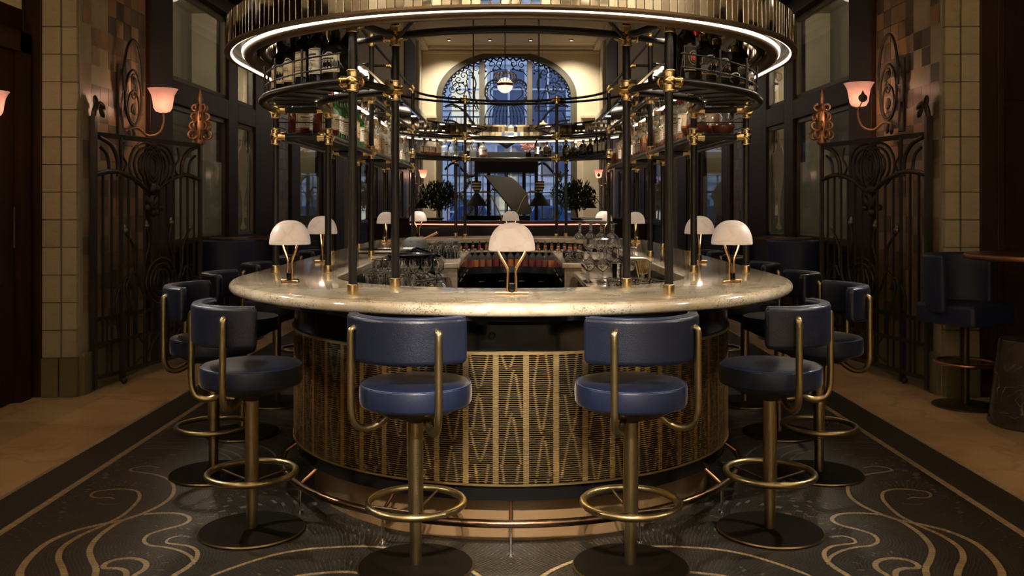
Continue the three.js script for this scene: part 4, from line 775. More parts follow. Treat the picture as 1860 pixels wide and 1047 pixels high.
const shapes = {                                               // profile: [radius, height] from base to lip, metres
  wine: { r: 0.037, h: 0.295, p: [[0.030, 0], [0.037, 0.006], [0.037, 0.185], [0.032, 0.205], [0.017, 0.225], [0.0135, 0.24], [0.0135, 0.285]], cap: [0.0150, 0.245, 0.295], label: [0.05, 0.15] },
  spirit: { r: 0.042, h: 0.285, p: [[0.036, 0], [0.042, 0.006], [0.042, 0.175], [0.038, 0.195], [0.020, 0.215], [0.0155, 0.225], [0.0155, 0.262]], cap: [0.0185, 0.255, 0.285], label: [0.04, 0.15] },
  squat: { r: 0.060, h: 0.225, p: [[0.052, 0], [0.060, 0.008], [0.062, 0.07], [0.060, 0.125], [0.046, 0.155], [0.020, 0.172], [0.0165, 0.18], [0.0165, 0.20]], cap: [0.022, 0.195, 0.225], label: [0.035, 0.115] },
  round: { r: 0.075, h: 0.225, p: [[0.045, 0], [0.060, 0.006], [0.076, 0.045], [0.074, 0.085], [0.055, 0.125], [0.022, 0.150], [0.017, 0.16], [0.017, 0.185]], cap: [0.026, 0.18, 0.225], label: null },
  slim: { r: 0.030, h: 0.315, p: [[0.026, 0], [0.030, 0.005], [0.030, 0.225], [0.026, 0.245], [0.0125, 0.262], [0.0125, 0.30]], cap: [0.0145, 0.28, 0.315], label: [0.06, 0.18] },
  flask: { r: 0.048, h: 0.245, p: [[0.043, 0], [0.048, 0.006], [0.046, 0.10], [0.047, 0.155], [0.030, 0.178], [0.016, 0.19], [0.016, 0.215]], cap: [0.020, 0.208, 0.245], label: [0.03, 0.12] },
};
const kindWord = { wine: 'slender-necked', spirit: 'straight-sided', squat: 'squat', round: 'globe-shaped', slim: 'tall slim', flask: 'flask-shaped' }, labelWord = ['dotted cream label', 'ring-marked cream label', 'medallion cream label', 'round crest label'];
const protoCache = new Map();
function bottle(kind, glass, liquid, cap, lab, pos, label, group, scale = 1, turn = 0) {
  const key = [kind, glass, liquid, cap, lab].join();
  let src = protoCache.get(key), s = shapes[kind];
  if (!src) {
    src = new THREE.Group();
    mesh('body', lathe([[0, 0], ...s.p], 24), B[glass], src);
    if (liquid) { const top = s.h * (kind === 'round' ? 0.30 : 0.52), q = s.p.filter(([, y]) => y < top).map(([r, y]) => [r - 0.003, y + 0.004]); const last = q[q.length - 1][0]; mesh('liquid', lathe([[0, 0.004], ...q, [last, top], [0, top]], 20), B[liquid], src); }
    mesh('cap', lathe([[s.cap[0], s.cap[1]], [s.cap[0], s.cap[2] - 0.004], [s.cap[0] - 0.003, s.cap[2]], [0, s.cap[2]]], 16), B[cap], src);
    if (lab >= 0 && s.label) { const m = mesh('label', new THREE.CylinderGeometry(s.r + 0.0012, s.r + 0.0012, s.label[1] - s.label[0], 20, 1, true, -1.15, 2.3).translate(0, (s.label[0] + s.label[1]) / 2, 0), labelMats[lab], src); }
    protoCache.set(key, src);
  }
  const g = src.clone(); g.name = numbered('bottle'); scene.add(g); g.position.copy(pos); g.scale.setScalar(scale); g.rotation.y = turn;
  return tag(g, /^(slender|straight|squat|globe|tall|flask)/.test(label) ? label : `${kindWord[kind]} ${label}`, 'bottle', group);
}
seed = 99;
const pick = (a) => a[Math.floor(rnd() * a.length)];
// rounded upper shelf, left: dark and green bottles with cream labels; right: black bottles with crests
for (const s of [-1, 1]) for (const [u, a0, a1, step, row] of [[1.235, 39.5, 88, 5.9, 0], [1.115, 42, 88, 5.6, 1]]) for (let a = a0, i = 0; a < a1; a += step, i++) {
  const k = s < 0 ? (row ? ['wine', 'dark', null, ['capRed', 'capBlack', 'capGold'][i % 3], [1, 2][i % 2]] : [['squat', 'spirit', 'spirit', 'flask', 'squat', 'flask', 'spirit', 'spirit', 'squat'][i], 'dark', null, 'capBlack', [1, 1, 0, 0, 0, 2, 1, 2, 0][i]])
    : (row ? ['wine', 'dark', null, ['capGold', 'capBlack', 'capRed'][i % 3], -1] : [['spirit', 'squat', 'squat', 'round', 'squat', 'spirit', 'squat', 'flask', 'spirit'][i], 'dark', null, ['capRed', 'capGold', 'capGold', 'capBlack', 'capGold', 'capBlack', 'capGold', 'capBlack', 'capGold'][i], [3, 3, 3, -1, 3, 3, 1, 3, 2][i]]);
  const name = `${kindWord[k[0]]} ` + (s < 0 ? (row ? 'dark wine bottle in the inner row of the shelf of cream-labelled bottles' : `dark bottle with ${labelWord[k[4]]} on the curved upper shelf`) : (row ? 'black unlabelled wine bottle in the inner row of the shelf of crested bottles' : `black bottle ${k[4] >= 0 ? 'with ' + labelWord[k[4]] : 'without label'} on the other curved upper shelf`));
  bottle(...k, at(u, s * a, 2.02), name, s < 0 ? (row ? 'inner row of dark wine bottles' : 'cream-labelled bottles on the curved shelf') : (row ? 'inner row of black bottles' : 'crested black bottles on the curved shelf'), k[0] === 'round' ? 0.8 : k[0] === 'squat' ? 1.0 : 1.05, s * a * Math.PI / 180);
}
// side shelves
for (const s of [-1, 1]) for (const [x, row] of [[1.085, 0], [1.226, 1]]) {
  let d = 5.22, i = 0;
  while (d < 9.42) {
    const t = (d - 5.2) / 4.3; let k, nm;
    if (s < 0) {
      if (d < 5.42) { k = ['squat', 'clear', 'red', 'capBlack', 1]; nm = 'squat labelled decanter of red spirit at the shelf end'; }
      else if (t < 0.30) { k = pick([['wine', 'green', null, 'capRed', 1], ['spirit', 'green', null, 'capBlack', 1], ['spirit', 'teal', 'water', 'capSteel', 1], ['slim', 'green', null, 'capBlack', 2]]); nm = 'green glass bottle on the side shelf beside the decanters'; }
      else if (t < 0.55) { k = pick([['spirit', 'clear', 'gold', 'capCork', 2], ['wine', 'clear', 'lime', 'capBlack', 1], ['flask', 'clear', 'orange', 'capSteel', 2]]); nm = 'clear bottle of yellow liqueur on the side shelf'; }
      else { k = pick([['spirit', 'clear', 'water', 'capSteel', 1], ['slim', 'clear', 'water', 'capSteel', -1], ['flask', 'clear', 'water', 'capCork', 1]]); nm = 'clear bottle of water-clear spirit on the side shelf'; }
    } else if (d < 5.42) { k = ['round', 'clear', 'whisky', 'capCork', -1]; nm = 'round glass decanter of brown cognac at the shelf end'; }
    else if (t < 0.35) { k = pick([['spirit', 'clear', 'whisky', 'capCork', 1], ['spirit', 'clear', 'red', 'capBlack', 2], ['slim', 'clear', 'water', 'capSteel', 1], ['spirit', 'clear', 'orange', 'capRed', 1]]); nm = 'labelled spirit bottle on the side shelf beside the cognac decanter'; }
    else { k = pick([['spirit', 'clear', 'amber', 'capCork', -1], ['flask', 'clear', 'whisky', 'capCork', 1], ['wine', 'clear', 'amber', 'capBlack', 2], ['squat', 'clear', 'whisky', 'capCork', -1]]); nm = 'amber whisky bottle on the side shelf'; }
    const w = shapes[k[0]].r, sc = k[0] === 'round' ? 0.90 : rr(0.92, 1.04); d += w * sc + 0.006;
    if (![6.75, 7.98].some((p) => Math.abs(p - d) < 0.03)) bottle(...k, V(s * (x + rr(-0.008, 0.008)), 1.872, d), (row ? nm.replace('on the side shelf', 'at the back of the side shelf').replace('at the shelf end', 'at the shelf end, outer of its pair') : nm), nm.replace(/ .*bottle/, ' bottles').replace('round', 'round decanters,'), sc, -s * 1.3 + rr(-0.3, 0.3));
    d += w * sc + 0.012; i++;
  }
}
// rear shelf
for (let i = 0; i < 24; i++) {
  const a = 99 + i * 7.1; if (a > 262 || (a > 163 && a < 197) || Math.abs(a - 147.4) < 4.5 || Math.abs(a - 212.6) < 4.5) continue;
  const right = a < 180, k = right ? pick([['wine', 'dark', null, 'capGold', 1], ['squat', 'dark', null, 'capBlack', 3], ['round', 'dark', null, 'capCork', -1], ['spirit', 'dark', null, 'capBlack', 1]]) : pick([['round', 'clear', 'water', 'capSteel', -1], ['flask', 'clear', 'water', 'capCork', -1], ['squat', 'clear', 'whisky', 'capBlack', 1], ['flask', 'clear', 'water', 'capBlack', 1]]);
  bottle(...k, at(1.035, a, 2.02, DR), right ? 'dark bottle on the rear shelf before the arched window' : 'clear decanter bottle on the rear shelf before the arched window', right ? 'dark bottles on the rear shelf' : 'clear bottles on the rear shelf', 0.82, Math.PI + a * Math.PI / 180);
}

// ---------------------------------------------------------------- inside the bar
{
  const fl = solo('duckboard', box(-0.88, 0.88, 0.001, 0.02, 5.0, 9.9), M.matte, 'black rubber mat on the floor inside the bar', 'mat'); fl.userData.kind = 'structure';
  for (const s of [-1, 1]) {
    const w = s < 0 ? 'below the tilted black bin' : 'below the tumblers and straws';
    const g = thing('work_bench', `low granite work bench with steel basin ${w}`, 'work bench');
    mesh('carcass', box(s * 0.56, s * 0.985, 0.02, 0.86, 5.75, 7.70, 0.004), M.matte, g);
    mesh('worktop', box(s * 0.53, s * 0.985, 0.862, 0.90, 5.7, 7.72, 0.006), s > 0 ? M.marble : M.steel, g);
    mesh('basin', merge([box(s * 0.60, s * 0.84, 0.901, 0.906, 6.98, 7.6), box(s * 0.58, s * 0.60, 0.90, 0.93, 6.96, 7.62), box(s * 0.84, s * 0.86, 0.90, 0.93, 6.96, 7.62)]), M.steel, g);
    const h = thing('service_cabinet', `granite-topped service cabinet inside the bar ${s < 0 ? 'under the upturned tumblers' : 'under the stacked coupes'}`, 'cabinet');
    mesh('end_panel', box(s * 0.455, s * 0.985, 0.02, 0.925, 7.74, 7.80, 0.004), M.marble, h);
    mesh('carcass', box(s * 0.47, s * 0.985, 0.02, 0.925, 7.80, 9.5), M.matte, h);
    for (let i = 0; i < 3; i++) { const dr = mesh('door', box(s * 0.455, s * 0.468, 0.08, 0.90, 7.84 + i * 0.55, 8.36 + i * 0.55, 0.004), M.black, h); mesh('handle', bar(V(s * 0.44, 0.80, 7.95 + i * 0.55), V(s * 0.44, 0.80, 8.2 + i * 0.55), 0.007), M.steel, dr); }
    mesh('worktop', box(s * 0.435, s * 0.985, 0.927, 0.97, 7.72, 9.55, 0.008), M.marble, h);
  }
  const r = thing('back_fridge', 'curved black bottle fridge with steel speed rail at the far end of the bar', 'fridge');
  const RP = arc(115, 245, 40, DR - 0.1);
  mesh('body', sweep(RP, [[0.72, 0.02], [0.72, 0.68], [0.98, 0.68], [0.98, 0.02]], { caps: true }), M.black, r);
  for (const a of [128, 147, 166, 185, 204, 223]) { const dr = mesh('door', sweep(arc(a - 5, a + 13, 8, DR - 0.1), [[0.705, 0.08], [0.705, 0.64], [0.718, 0.64], [0.718, 0.08]], { caps: true }), M.black, r); mesh('handle', sweep(arc(a + 1, a + 7, 6, DR - 0.1), ring(0.695, 0.60, 0.006, 8), { caps: true, crease: 2 }), M.steel, dr); }
  mesh('speed_rail', sweep(RP, [[0.60, 0.70], [0.60, 0.775], [0.607, 0.775], [0.607, 0.707], [0.72, 0.707], [0.72, 0.70]], { caps: true }), M.steel, r);
  mesh('shelf', sweep(RP, [[0.78, 0.925], [0.78, 0.945], [0.98, 0.945], [0.98, 0.925]], { caps: true }), M.marble, r);
  seed = 12;
  for (let a = 122, i = 0; a < 240; a += 7.3, i++) bottle('spirit', 'clear', pick(['red', 'amber', 'gold', 'orange', 'red', 'whisky']), 'capSteel', -1, at(0.662, a, 0.708, DR - 0.1), 'pour bottle of coloured cordial in the steel speed rail', 'bottles in the speed rail', 0.93, 0);
  for (let a = 120, i = 0; a < 242; a += 5.6, i++) bottle(pick(['flask', 'squat']), 'clear', pick(['red', 'orange', 'red', 'amber', 'whisky']), 'capBlack', -1, at(0.88, a, 0.946, DR - 0.1), 'small bitters bottle on the stone shelf under the far counter', 'bitters bottles under the far counter', 0.40, 0);
}
// glassware
const GP = {
  coupe: lathe([[0, 0.002], [0.034, 0.0], [0.034, 0.003], [0.004, 0.008], [0.0035, 0.075], [0.012, 0.082], [0.038, 0.105], [0.045, 0.125], [0.0435, 0.125], [0.036, 0.108], [0.010, 0.086], [0, 0.084]], 22),
  wine: lathe([[0, 0.002], [0.036, 0.0], [0.036, 0.003], [0.004, 0.008], [0.0035, 0.085], [0.014, 0.094], [0.036, 0.125], [0.038, 0.155], [0.031, 0.195], [0.030, 0.195], [0.0365, 0.155], [0.034, 0.127], [0, 0.096]], 22),
  tumbler: lathe([[0, 0.002], [0.036, 0.0], [0.040, 0.006], [0.043, 0.092], [0.041, 0.092], [0.038, 0.014], [0, 0.012]], 14),
  highball: lathe([[0, 0.002], [0.029, 0.0], [0.031, 0.005], [0.033, 0.145], [0.0315, 0.145], [0.029, 0.014], [0, 0.012]], 16),
};
const glassProto = {};
function glass(kind, pos, label, group, flip = false, tiltX = 0) {
  const g = mesh(numbered({ coupe: 'coupe_glass', wine: 'wine_glass', tumbler: 'tumbler_glass', highball: 'highball_glass' }[kind]), GP[kind], M.glass, scene);
  g.position.copy(pos); if (flip) { const H = { coupe: 0.125, wine: 0.195, tumbler: 0.092, highball: 0.145 }[kind]; g.rotation.x = Math.PI; g.position.y += H; } g.rotation.y = rnd() * 6; if (tiltX) g.rotation.z = tiltX;
  return tag(g, label, 'glass', group);
}
seed = 5;
// left bench: rack of highballs and wine glasses
for (let i = 0; i < 4; i++) for (let j = 0; j < 4; j++) glass('highball', V(-0.905 + i * 0.073, 0.905, 5.76 + j * 0.075), 'highball glass upside down on the steel bench by the faucet', 'highballs on the steel bench', true);
for (let i = 0; i < 6; i++) for (let j = 0; j < 3; j++) glass('wine', V(-0.90 + i * 0.082, 0.905, 6.10 + j * 0.085), 'stemmed wine glass standing on the steel bench', 'wine glasses on the steel bench', j % 2 === 0);
for (let i = 0; i < 3; i++) glass('tumbler', V(-0.50 + 0.0 * i - 0.06 + i * 0.05, 0.905, 5.75 + i * 0.095), 'single cut tumbler at the inner edge of the steel bench', 'tumblers at the bench edge', true);
// left cabinet: upturned tumblers
for (let i = 0; i < 5; i++) for (let j = 0; j < 5; j++) glass(j % 2 ? 'highball' : 'highball', V(-0.80 + i * 0.072, 0.972, 8.35 + j * 0.08), 'highball glass upside down on the granite service cabinet', 'highballs on the service cabinet', true);
// right cabinet: coupes, stacked two high on glass trays, and wine glasses
for (let i = 0; i < 5; i++) for (let j = 0; j < 4; j++) glass(i < 2 ? 'tumbler' : 'wine', V(0.50 + i * 0.09, 0.972, 7.85 + j * 0.09), 'stemmed glass in the lower tier on the granite service cabinet', 'lower tier of glasses on the cabinet', i < 2);
for (let i = 0; i < 4; i++) for (let j = 0; j < 3; j++) glass('coupe', V(0.60 + i * 0.095, 1.178, 7.86 + j * 0.10), 'upturned coupe in the upper tier on the glass tray', 'upper tier of coupes', true);
{ const t = solo('glass_tray', box(0.55, 0.95, 1.168, 1.177, 7.80, 8.16), M.glass, 'clear glass tray resting on the stemmed glasses', 'tray'); void t; }
// right bench: coupes, tumblers, shaker, straws
for (let i = 0; i < 4; i++) for (let j = 0; j < 3; j++) glass('coupe', V(0.56 + i * 0.098, 0.905, 6.55 + j * 0.1), 'coupe glass standing on the granite bench', 'coupes on the granite bench', false);
for (let i = 0; i < 4; i++) for (let j = 0; j < 2; j++) glass('coupe', V(0.58 + i * 0.098, 1.032, 6.57 + j * 0.1), 'coupe glass upside down on top of the standing coupes', 'stacked coupes on the granite bench', true);
for (let i = 0; i < 4; i++) for (let j = 0; j < 2; j++) glass('tumbler', V(0.655 + i * 0.092, 0.905, 5.36 + j * 0.095 + 0.42), 'cut tumbler upside down in front of the straws', 'tumblers before the straws', true);
{
  const g = thing('cocktail_shaker', 'tall polished steel cocktail shaker beside the brass straws', 'shaker', V(0.72, 0.905, 6.15));
  mesh('cup', lathe([[0, 0], [0.032, 0], [0.034, 0.004], [0.043, 0.165], [0.0445, 0.168], [0.042, 0.168]], 28), M.chrome, g); mesh('rim', new THREE.TorusGeometry(0.0435, 0.002, 6, 28).rotateX(Math.PI / 2).translate(0, 0.168, 0), M.chrome, g);
  const h = thing('straw_holder', 'steel cup that holds the brass straws', 'cup', V(0.88, 0.905, 6.1)); mesh('cup', lathe([[0, 0], [0.030, 0], [0.034, 0.10], [0.032, 0.10], [0.028, 0.004]], 20), M.steel, h); mesh('rim', new THREE.TorusGeometry(0.034, 0.002, 6, 24).rotateX(Math.PI / 2).translate(0, 0.1, 0), M.steel, h);
  for (let i = 0; i < 16; i++) { const a = i * 2.4, t = 0.3 + 0.7 * rnd(); solo('drinking_straw', bar(V(0.88 + 0.012 * Math.cos(a), 0.92, 6.1 + 0.012 * Math.sin(a)), V(0.88 + 0.075 * t * Math.cos(a), 1.10 + rr(0, 0.02), 6.1 + 0.05 * t * Math.sin(a)), 0.0032, 6), M.brass, 'brass drinking straw fanned out in the steel cup', 'straw', 'brass straws in the cup'); }
  const faucet = (x, d, s, label, h0) => { const f = thing('bar_faucet', label, 'faucet', V(x, h0, d)); mesh('spout', tube([[0, 0], [0, 0.14], [0.0, 0.185], [0.02, 0.205], [0.10, 0.21], [0.155, 0.208], [0.168, 0.195], [0.170, 0.17]].map(([a, b]) => new THREE.Vector3(-s * a, b, 0)), 0.0105, 40, 12), M.faucetMetal, f); mesh('flange', lathe([[0, 0], [0.024, 0], [0.022, 0.012], [0.012, 0.02]], 20), M.steel, f); mesh('lever', bar(new THREE.Vector3(0, 0.05, 0), new THREE.Vector3(0, 0.07, 0.06), 0.005), M.steel, f); };
  M.faucetMetal = std({ color: lin(0.66, 0.60, 0.52), metalness: 1, roughness: 0.25 });
  faucet(0.915, 6.0, 1, 'swan-neck steel faucet over the brass straws', 0.902); faucet(-0.895, 7.3, -1, 'swan-neck steel faucet beside the upturned highballs', 0.902);
  const t = thing('service_tray', 'black service tray lying over the stemmed glasses', 'tray', V(-0.70, 1.10, 6.35)); mesh('plate', boxUV(lathe([[0, 0], [0.15, 0], [0.17, 0.022], [0.165, 0.022], [0.147, 0.005], [0, 0.005]], 36)), M.black, t); mesh('rim', new THREE.TorusGeometry(0.168, 0.003, 6, 40).rotateX(Math.PI / 2).translate(0, 0.022, 0), M.tube, t);
  const b = thing('ice_bin', 'tilted open black bin with a steel lid on the work bench', 'bin', V(-0.68, 0.935, 6.78)); b.rotation.z = -0.35;
  mesh('body', merge([box(-0.11, 0.11, 0.06, 0.07, -0.12, 0.12), box(-0.11, -0.10, 0.06, 0.19, -0.12, 0.12), box(0.10, 0.11, 0.06, 0.19, -0.12, 0.12), box(-0.11, 0.11, 0.06, 0.19, -0.12, -0.11), box(-0.11, 0.11, 0.06, 0.19, 0.11, 0.12)]), M.black, b); mesh('lid', box(-0.13, 0.13, 0.03, 0.05, -0.14, 0.14, 0.006), M.steel, b);
  const cb = thing('ice_bucket', 'dark hammered ice bucket with a wooden-handled pick behind the faucet', 'bucket', V(-0.83, 0.972, 7.95)); mesh('bucket', lathe([[0, 0], [0.07, 0], [0.075, 0.01], [0.095, 0.17], [0.098, 0.175], [0.092, 0.172], [0.07, 0.012], [0, 0.012]], 30), M.darkSteel = std({ color: lin(0.16, 0.16, 0.17), metalness: 1, roughness: 0.25 }), cb); mesh('cloth', boxUV(lathe([[0, 0.19], [0.06, 0.21], [0.10, 0.185], [0.115, 0.12], [0.105, 0.118], [0.09, 0.17]], 9)), M.clothDark = std({ color: lin(0.10, 0.10, 0.11), roughness: 0.7 }), cb); mesh('pick_handle', bar(new THREE.Vector3(0.05, 0.18, 0), new THREE.Vector3(0.19, 0.25, 0), 0.012), std({ color: lin(0.35, 0.16, 0.09), roughness: 0.5 }), cb);
  // small cards and dishes on the counter
  for (const [x, d, lab] of [[-0.56, 3.86, 'cream menu card folded on the counter by the left poles'], [0.56, 3.86, 'cream menu card folded on the counter by the right poles']]) void [x, d, lab];
  const pads = thing('order_pads', 'pile of black menus on the counter behind the poles', 'menus', V(-1.0, CH, 6.95)); for (let i = 0; i < 4; i++) mesh('menu', rbox(0.28, 0.012, 0.2, 0.003).translate(rr(-0.01, 0.01), 0.007 + i * 0.0135, rr(-0.01, 0.01)), i % 2 ? M.black : M.white, pads);
  const nb = thing('towel_stack', 'folded striped bar towels on top of the upturned coupes', 'towels', V(0.74, 1.306, 7.95)); for (let i = 0; i < 3; i++) mesh('towel', rbox(0.20 - i * 0.01, 0.014, 0.12, 0.006).translate(-0.02 * i, 0.007 + i * 0.0145, 0), i % 2 ? M.white : M.clothDark, nb);
}

// ---------------------------------------------------------------- wrought iron gates
function gate(s, label) {
  const g = thing('iron_gate', label, 'gate', V(s * 3.27, 0, 7.16));
  const W = 1.47, dirv = new THREE.Vector3(-s * 0.35, 0, -1.43).normalize();
  const P = (a, y, o = 0) => new THREE.Vector3(dirv.x * a + s * -dirv.z * 0 + o * -dirv.z, y, dirv.z * a + o * dirv.x);
  const T = (name, pts, r, n = 30, closed = false) => mesh(name, tube(pts.map(([a, y, o]) => P(a, y, o || 0)), r, n, 7, closed), M.iron, g);
  mesh('hinge_post', flatBar(P(0, 0.02), P(0, 2.16), 0.045, 0.045), M.iron, g);
  mesh('latch_post', flatBar(P(W, 0.02), P(W, 2.04), 0.035, 0.035), M.iron, g);
  mesh('stop_bar', flatBar(P(0.33, 0.02), P(0.33, 2.02), 0.024, 0.024), M.iron, g);
  mesh('drop_bolt', merge([flatBar(P(0.33, 0.0, 0.03), P(0.33, 0.6, 0.03), 0.026, 0.02), ball(0.028, ...P(0.33, 0.03, 0.03).toArray())]), M.iron, g);
  const leaf = new THREE.SphereGeometry(1, 14, 10);
  const lobe = (a, y, rx, ry, tilt, o = 0) => { const q = leaf.clone(); q.scale(rx, ry, 0.016); q.rotateZ(tilt); q.rotateY(Math.atan2(-dirv.z, dirv.x)); const p = P(a, y, o); q.translate(p.x, p.y, p.z); return q; };
  // leaf-headed top of the hinge post
  mesh('post_leaf', merge([tube([P(0, 2.1), P(0.01, 2.2), P(0.05, 2.26), P(0.11, 2.24)], 0.022, 16, 8), lobe(0.09, 2.25, 0.06, 0.032, -0.4), lobe(0.10, 2.20, 0.05, 0.028, -1.0), lobe(0.03, 2.27, 0.03, 0.06, 0.3)]), M.iron, g);
  for (const y of [0.10, 0.36, 0.56]) mesh('cross_rail', flatBar(P(0, y), P(W, y), 0.014, 0.032), M.iron, g);
  mesh('top_rail', flatBar(P(0, 2.02), P(W, 2.02), 0.02, 0.042), M.iron, g);
  T('swept_rail', [[0, 1.70], [0.25, 1.735], [0.5, 1.68], [0.735, 1.58], [0.97, 1.68], [1.22, 1.735], [W, 1.70]], 0.021, 50);
  mesh('centre_boss', merge([ball(0.05, ...P(0.735, 1.60, 0.02).toArray(), 16), lobe(0.735, 1.49, 0.03, 0.07, 0), lobe(0.68, 1.50, 0.025, 0.055, 0.5), lobe(0.79, 1.50, 0.025, 0.055, -0.5), ball(0.04, ...P(0.735, 1.40, 0.02).toArray(), 14), ball(0.03, ...P(0.64, 1.44, 0.02).toArray(), 12), ball(0.03, ...P(0.83, 1.44, 0.02).toArray(), 12)]), M.iron, g);
  for (let i = 0; i < 13; i++) { const a = 0.11 + i * 0.105; if (Math.abs(a - 0.33) < 0.03) continue; const top = 1.70 - 0.11 * Math.max(0, 1 - Math.abs(a - 0.735) / 0.4) + 0.02; mesh('upright', flatBar(P(a, i % 2 ? 0.12 : 0.36), P(a, top), 0.017, 0.017), M.iron, g); }
  for (let i = 0; i < 8; i++) mesh('short_upright', flatBar(P(0.16 + i * 0.17, 0.10), P(0.16 + i * 0.17, 0.56), 0.014, 0.014), M.iron, g);
  // lyre scrolls between the swept rail and the top rail
  const loop = (cx, cy, rx, ry, a0, a1, r) => T('lyre_scroll', Array.from({ length: 15 }, (_, i) => { const a = mix(a0, a1, i / 14); return [cx + rx * Math.cos(a), cy + ry * Math.sin(a), 0.01]; }), r, 36);
  for (const k of [1, 0.80, 0.60]) { loop(0.735 - 0.10 * k, 1.80, 0.21 * k, 0.19 * k, -1.2, 4.2, 0.011); loop(0.735 + 0.10 * k, 1.80, 0.21 * k, 0.19 * k, 4.34, -1.06, 0.011); }
  loop(0.735, 1.77, 0.085, 0.15, -1.57, 4.71, 0.011); loop(0.735, 1.77, 0.05, 0.10, -1.57, 4.71, 0.009); loop(0.735, 1.78, 0.14, 0.20, -1.57, 4.71, 0.011);
  for (const [a0, sg] of [[0.06, 1], [W - 0.06, -1]]) { T('side_scroll', [[a0, 2.0], [a0 + sg * 0.14, 1.95], [a0 + sg * 0.22, 1.85], [a0 + sg * 0.24, 1.70]], 0.018); T('side_scroll', [[a0 + sg * 0.02, 1.92], [a0 + sg * 0.10, 1.86], [a0 + sg * 0.13, 1.72]], 0.013); T('side_scroll', [[a0 + sg * 0.30, 1.98], [a0 + sg * 0.28, 1.88], [a0 + sg * 0.34, 1.80], [a0 + sg * 0.30, 1.73]], 0.010); }
  // whiplash flowers rising from the lower medallion
  const c0 = 0.86;
  for (const [sg, pts] of [[1, [[c0, 0.58], [c0 - 0.20, 0.68], [c0 - 0.34, 0.90], [c0 - 0.36, 1.10], [c0 - 0.48, 1.24]]], [1, [[c0, 0.60], [c0 - 0.15, 0.72], [c0 - 0.22, 0.95], [c0 - 0.16, 1.15], [c0 - 0.20, 1.27]]], [1, [[c0, 0.60], [c0 + 0.2, 0.70], [c0 + 0.32, 0.92], [c0 + 0.34, 1.1], [c0 + 0.44, 1.24]]], [1, [[c0, 0.6], [c0 + 0.13, 0.74], [c0 + 0.19, 0.95], [c0 + 0.12, 1.14], [c0 + 0.15, 1.29]]], [1, [[c0 - 0.40, 0.58], [c0 - 0.46, 0.80], [c0 - 0.36, 0.90], [c0 - 0.30, 0.82]]], [1, [[c0 - 0.55, 0.38], [c0 - 0.58, 0.72], [c0 - 0.46, 0.86], [c0 - 0.40, 0.76]]], [1, [[c0 + 0.42, 0.58], [c0 + 0.48, 0.80], [c0 + 0.38, 0.90], [c0 + 0.32, 0.82]]]]) {
    T('whiplash_stem', pts, 0.012); const e = pts[pts.length - 1]; if (e[1] > 1.2) mesh('bud', merge([ball(0.026, ...P(e[0], e[1] + 0.015).toArray(), 12), lobe(e[0], e[1] + 0.03, 0.018, 0.04, 0.2)]), M.ironPale, g);
  }
  for (const k of [1, 0.75, 0.5]) { loop(c0, 0.80, 0.21 * k, 0.20 * k, -1.57, 4.71, 0.012); }
  for (const o of [-0.08, -0.03, 0.03, 0.08]) T('medallion_petal', [[c0, 0.66], [c0 + o * 1.4, 0.76], [c0 + o * 0.8, 0.90]], 0.014);
  for (const sg of [-1, 1]) { T('foot_scroll', [[c0, 0.36], [c0 + sg * 0.10, 0.28], [c0 + sg * 0.20, 0.14]], 0.012); T('foot_scroll', [[c0 + sg * 0.3, 0.36], [c0 + sg * 0.20, 0.22], [c0 + sg * 0.34, 0.14]], 0.010); }
  // pine-cone finial on the latch post
  const f = mesh('finial', lathe([[0.02, 2.02], [0.05, 2.05], [0.03, 2.09], [0.045, 2.14], [0.06, 2.20], [0.055, 2.30], [0.035, 2.38], [0.018, 2.42], [0.024, 2.46], [0.014, 2.52], [0, 2.56]], 14).translate(...P(W, 0).toArray()), M.ironCopper, g);
  const fp = P(W, 0); for (let j = 0; j < 4; j++) for (let q = 0; q < 5; q++) { const az = q * 1.2566 + j * 0.6, R = 0.070 - j * 0.008; mesh('scale_scroll', new THREE.TorusGeometry(0.040 - j * 0.004, 0.012, 6, 14).rotateY(-az).translate(fp.x + R * Math.cos(az), 2.12 + j * 0.085, fp.z + R * Math.sin(az)), M.ironCopper, f); }
  return g;
}
M.ironPale = std({ color: lin(0.16, 0.13, 0.10), metalness: 0.6, roughness: 0.35 });
M.ironCopper = std({ color: lin(0.30, 0.16, 0.09), metalness: 0.7, roughness: 0.38 });
gate(-1, 'tall black wrought iron gate leaf with lyre scrolls before the timber door pier');
gate(1, 'tall black wrought iron gate leaf with lyre scrolls beside the high navy chair');

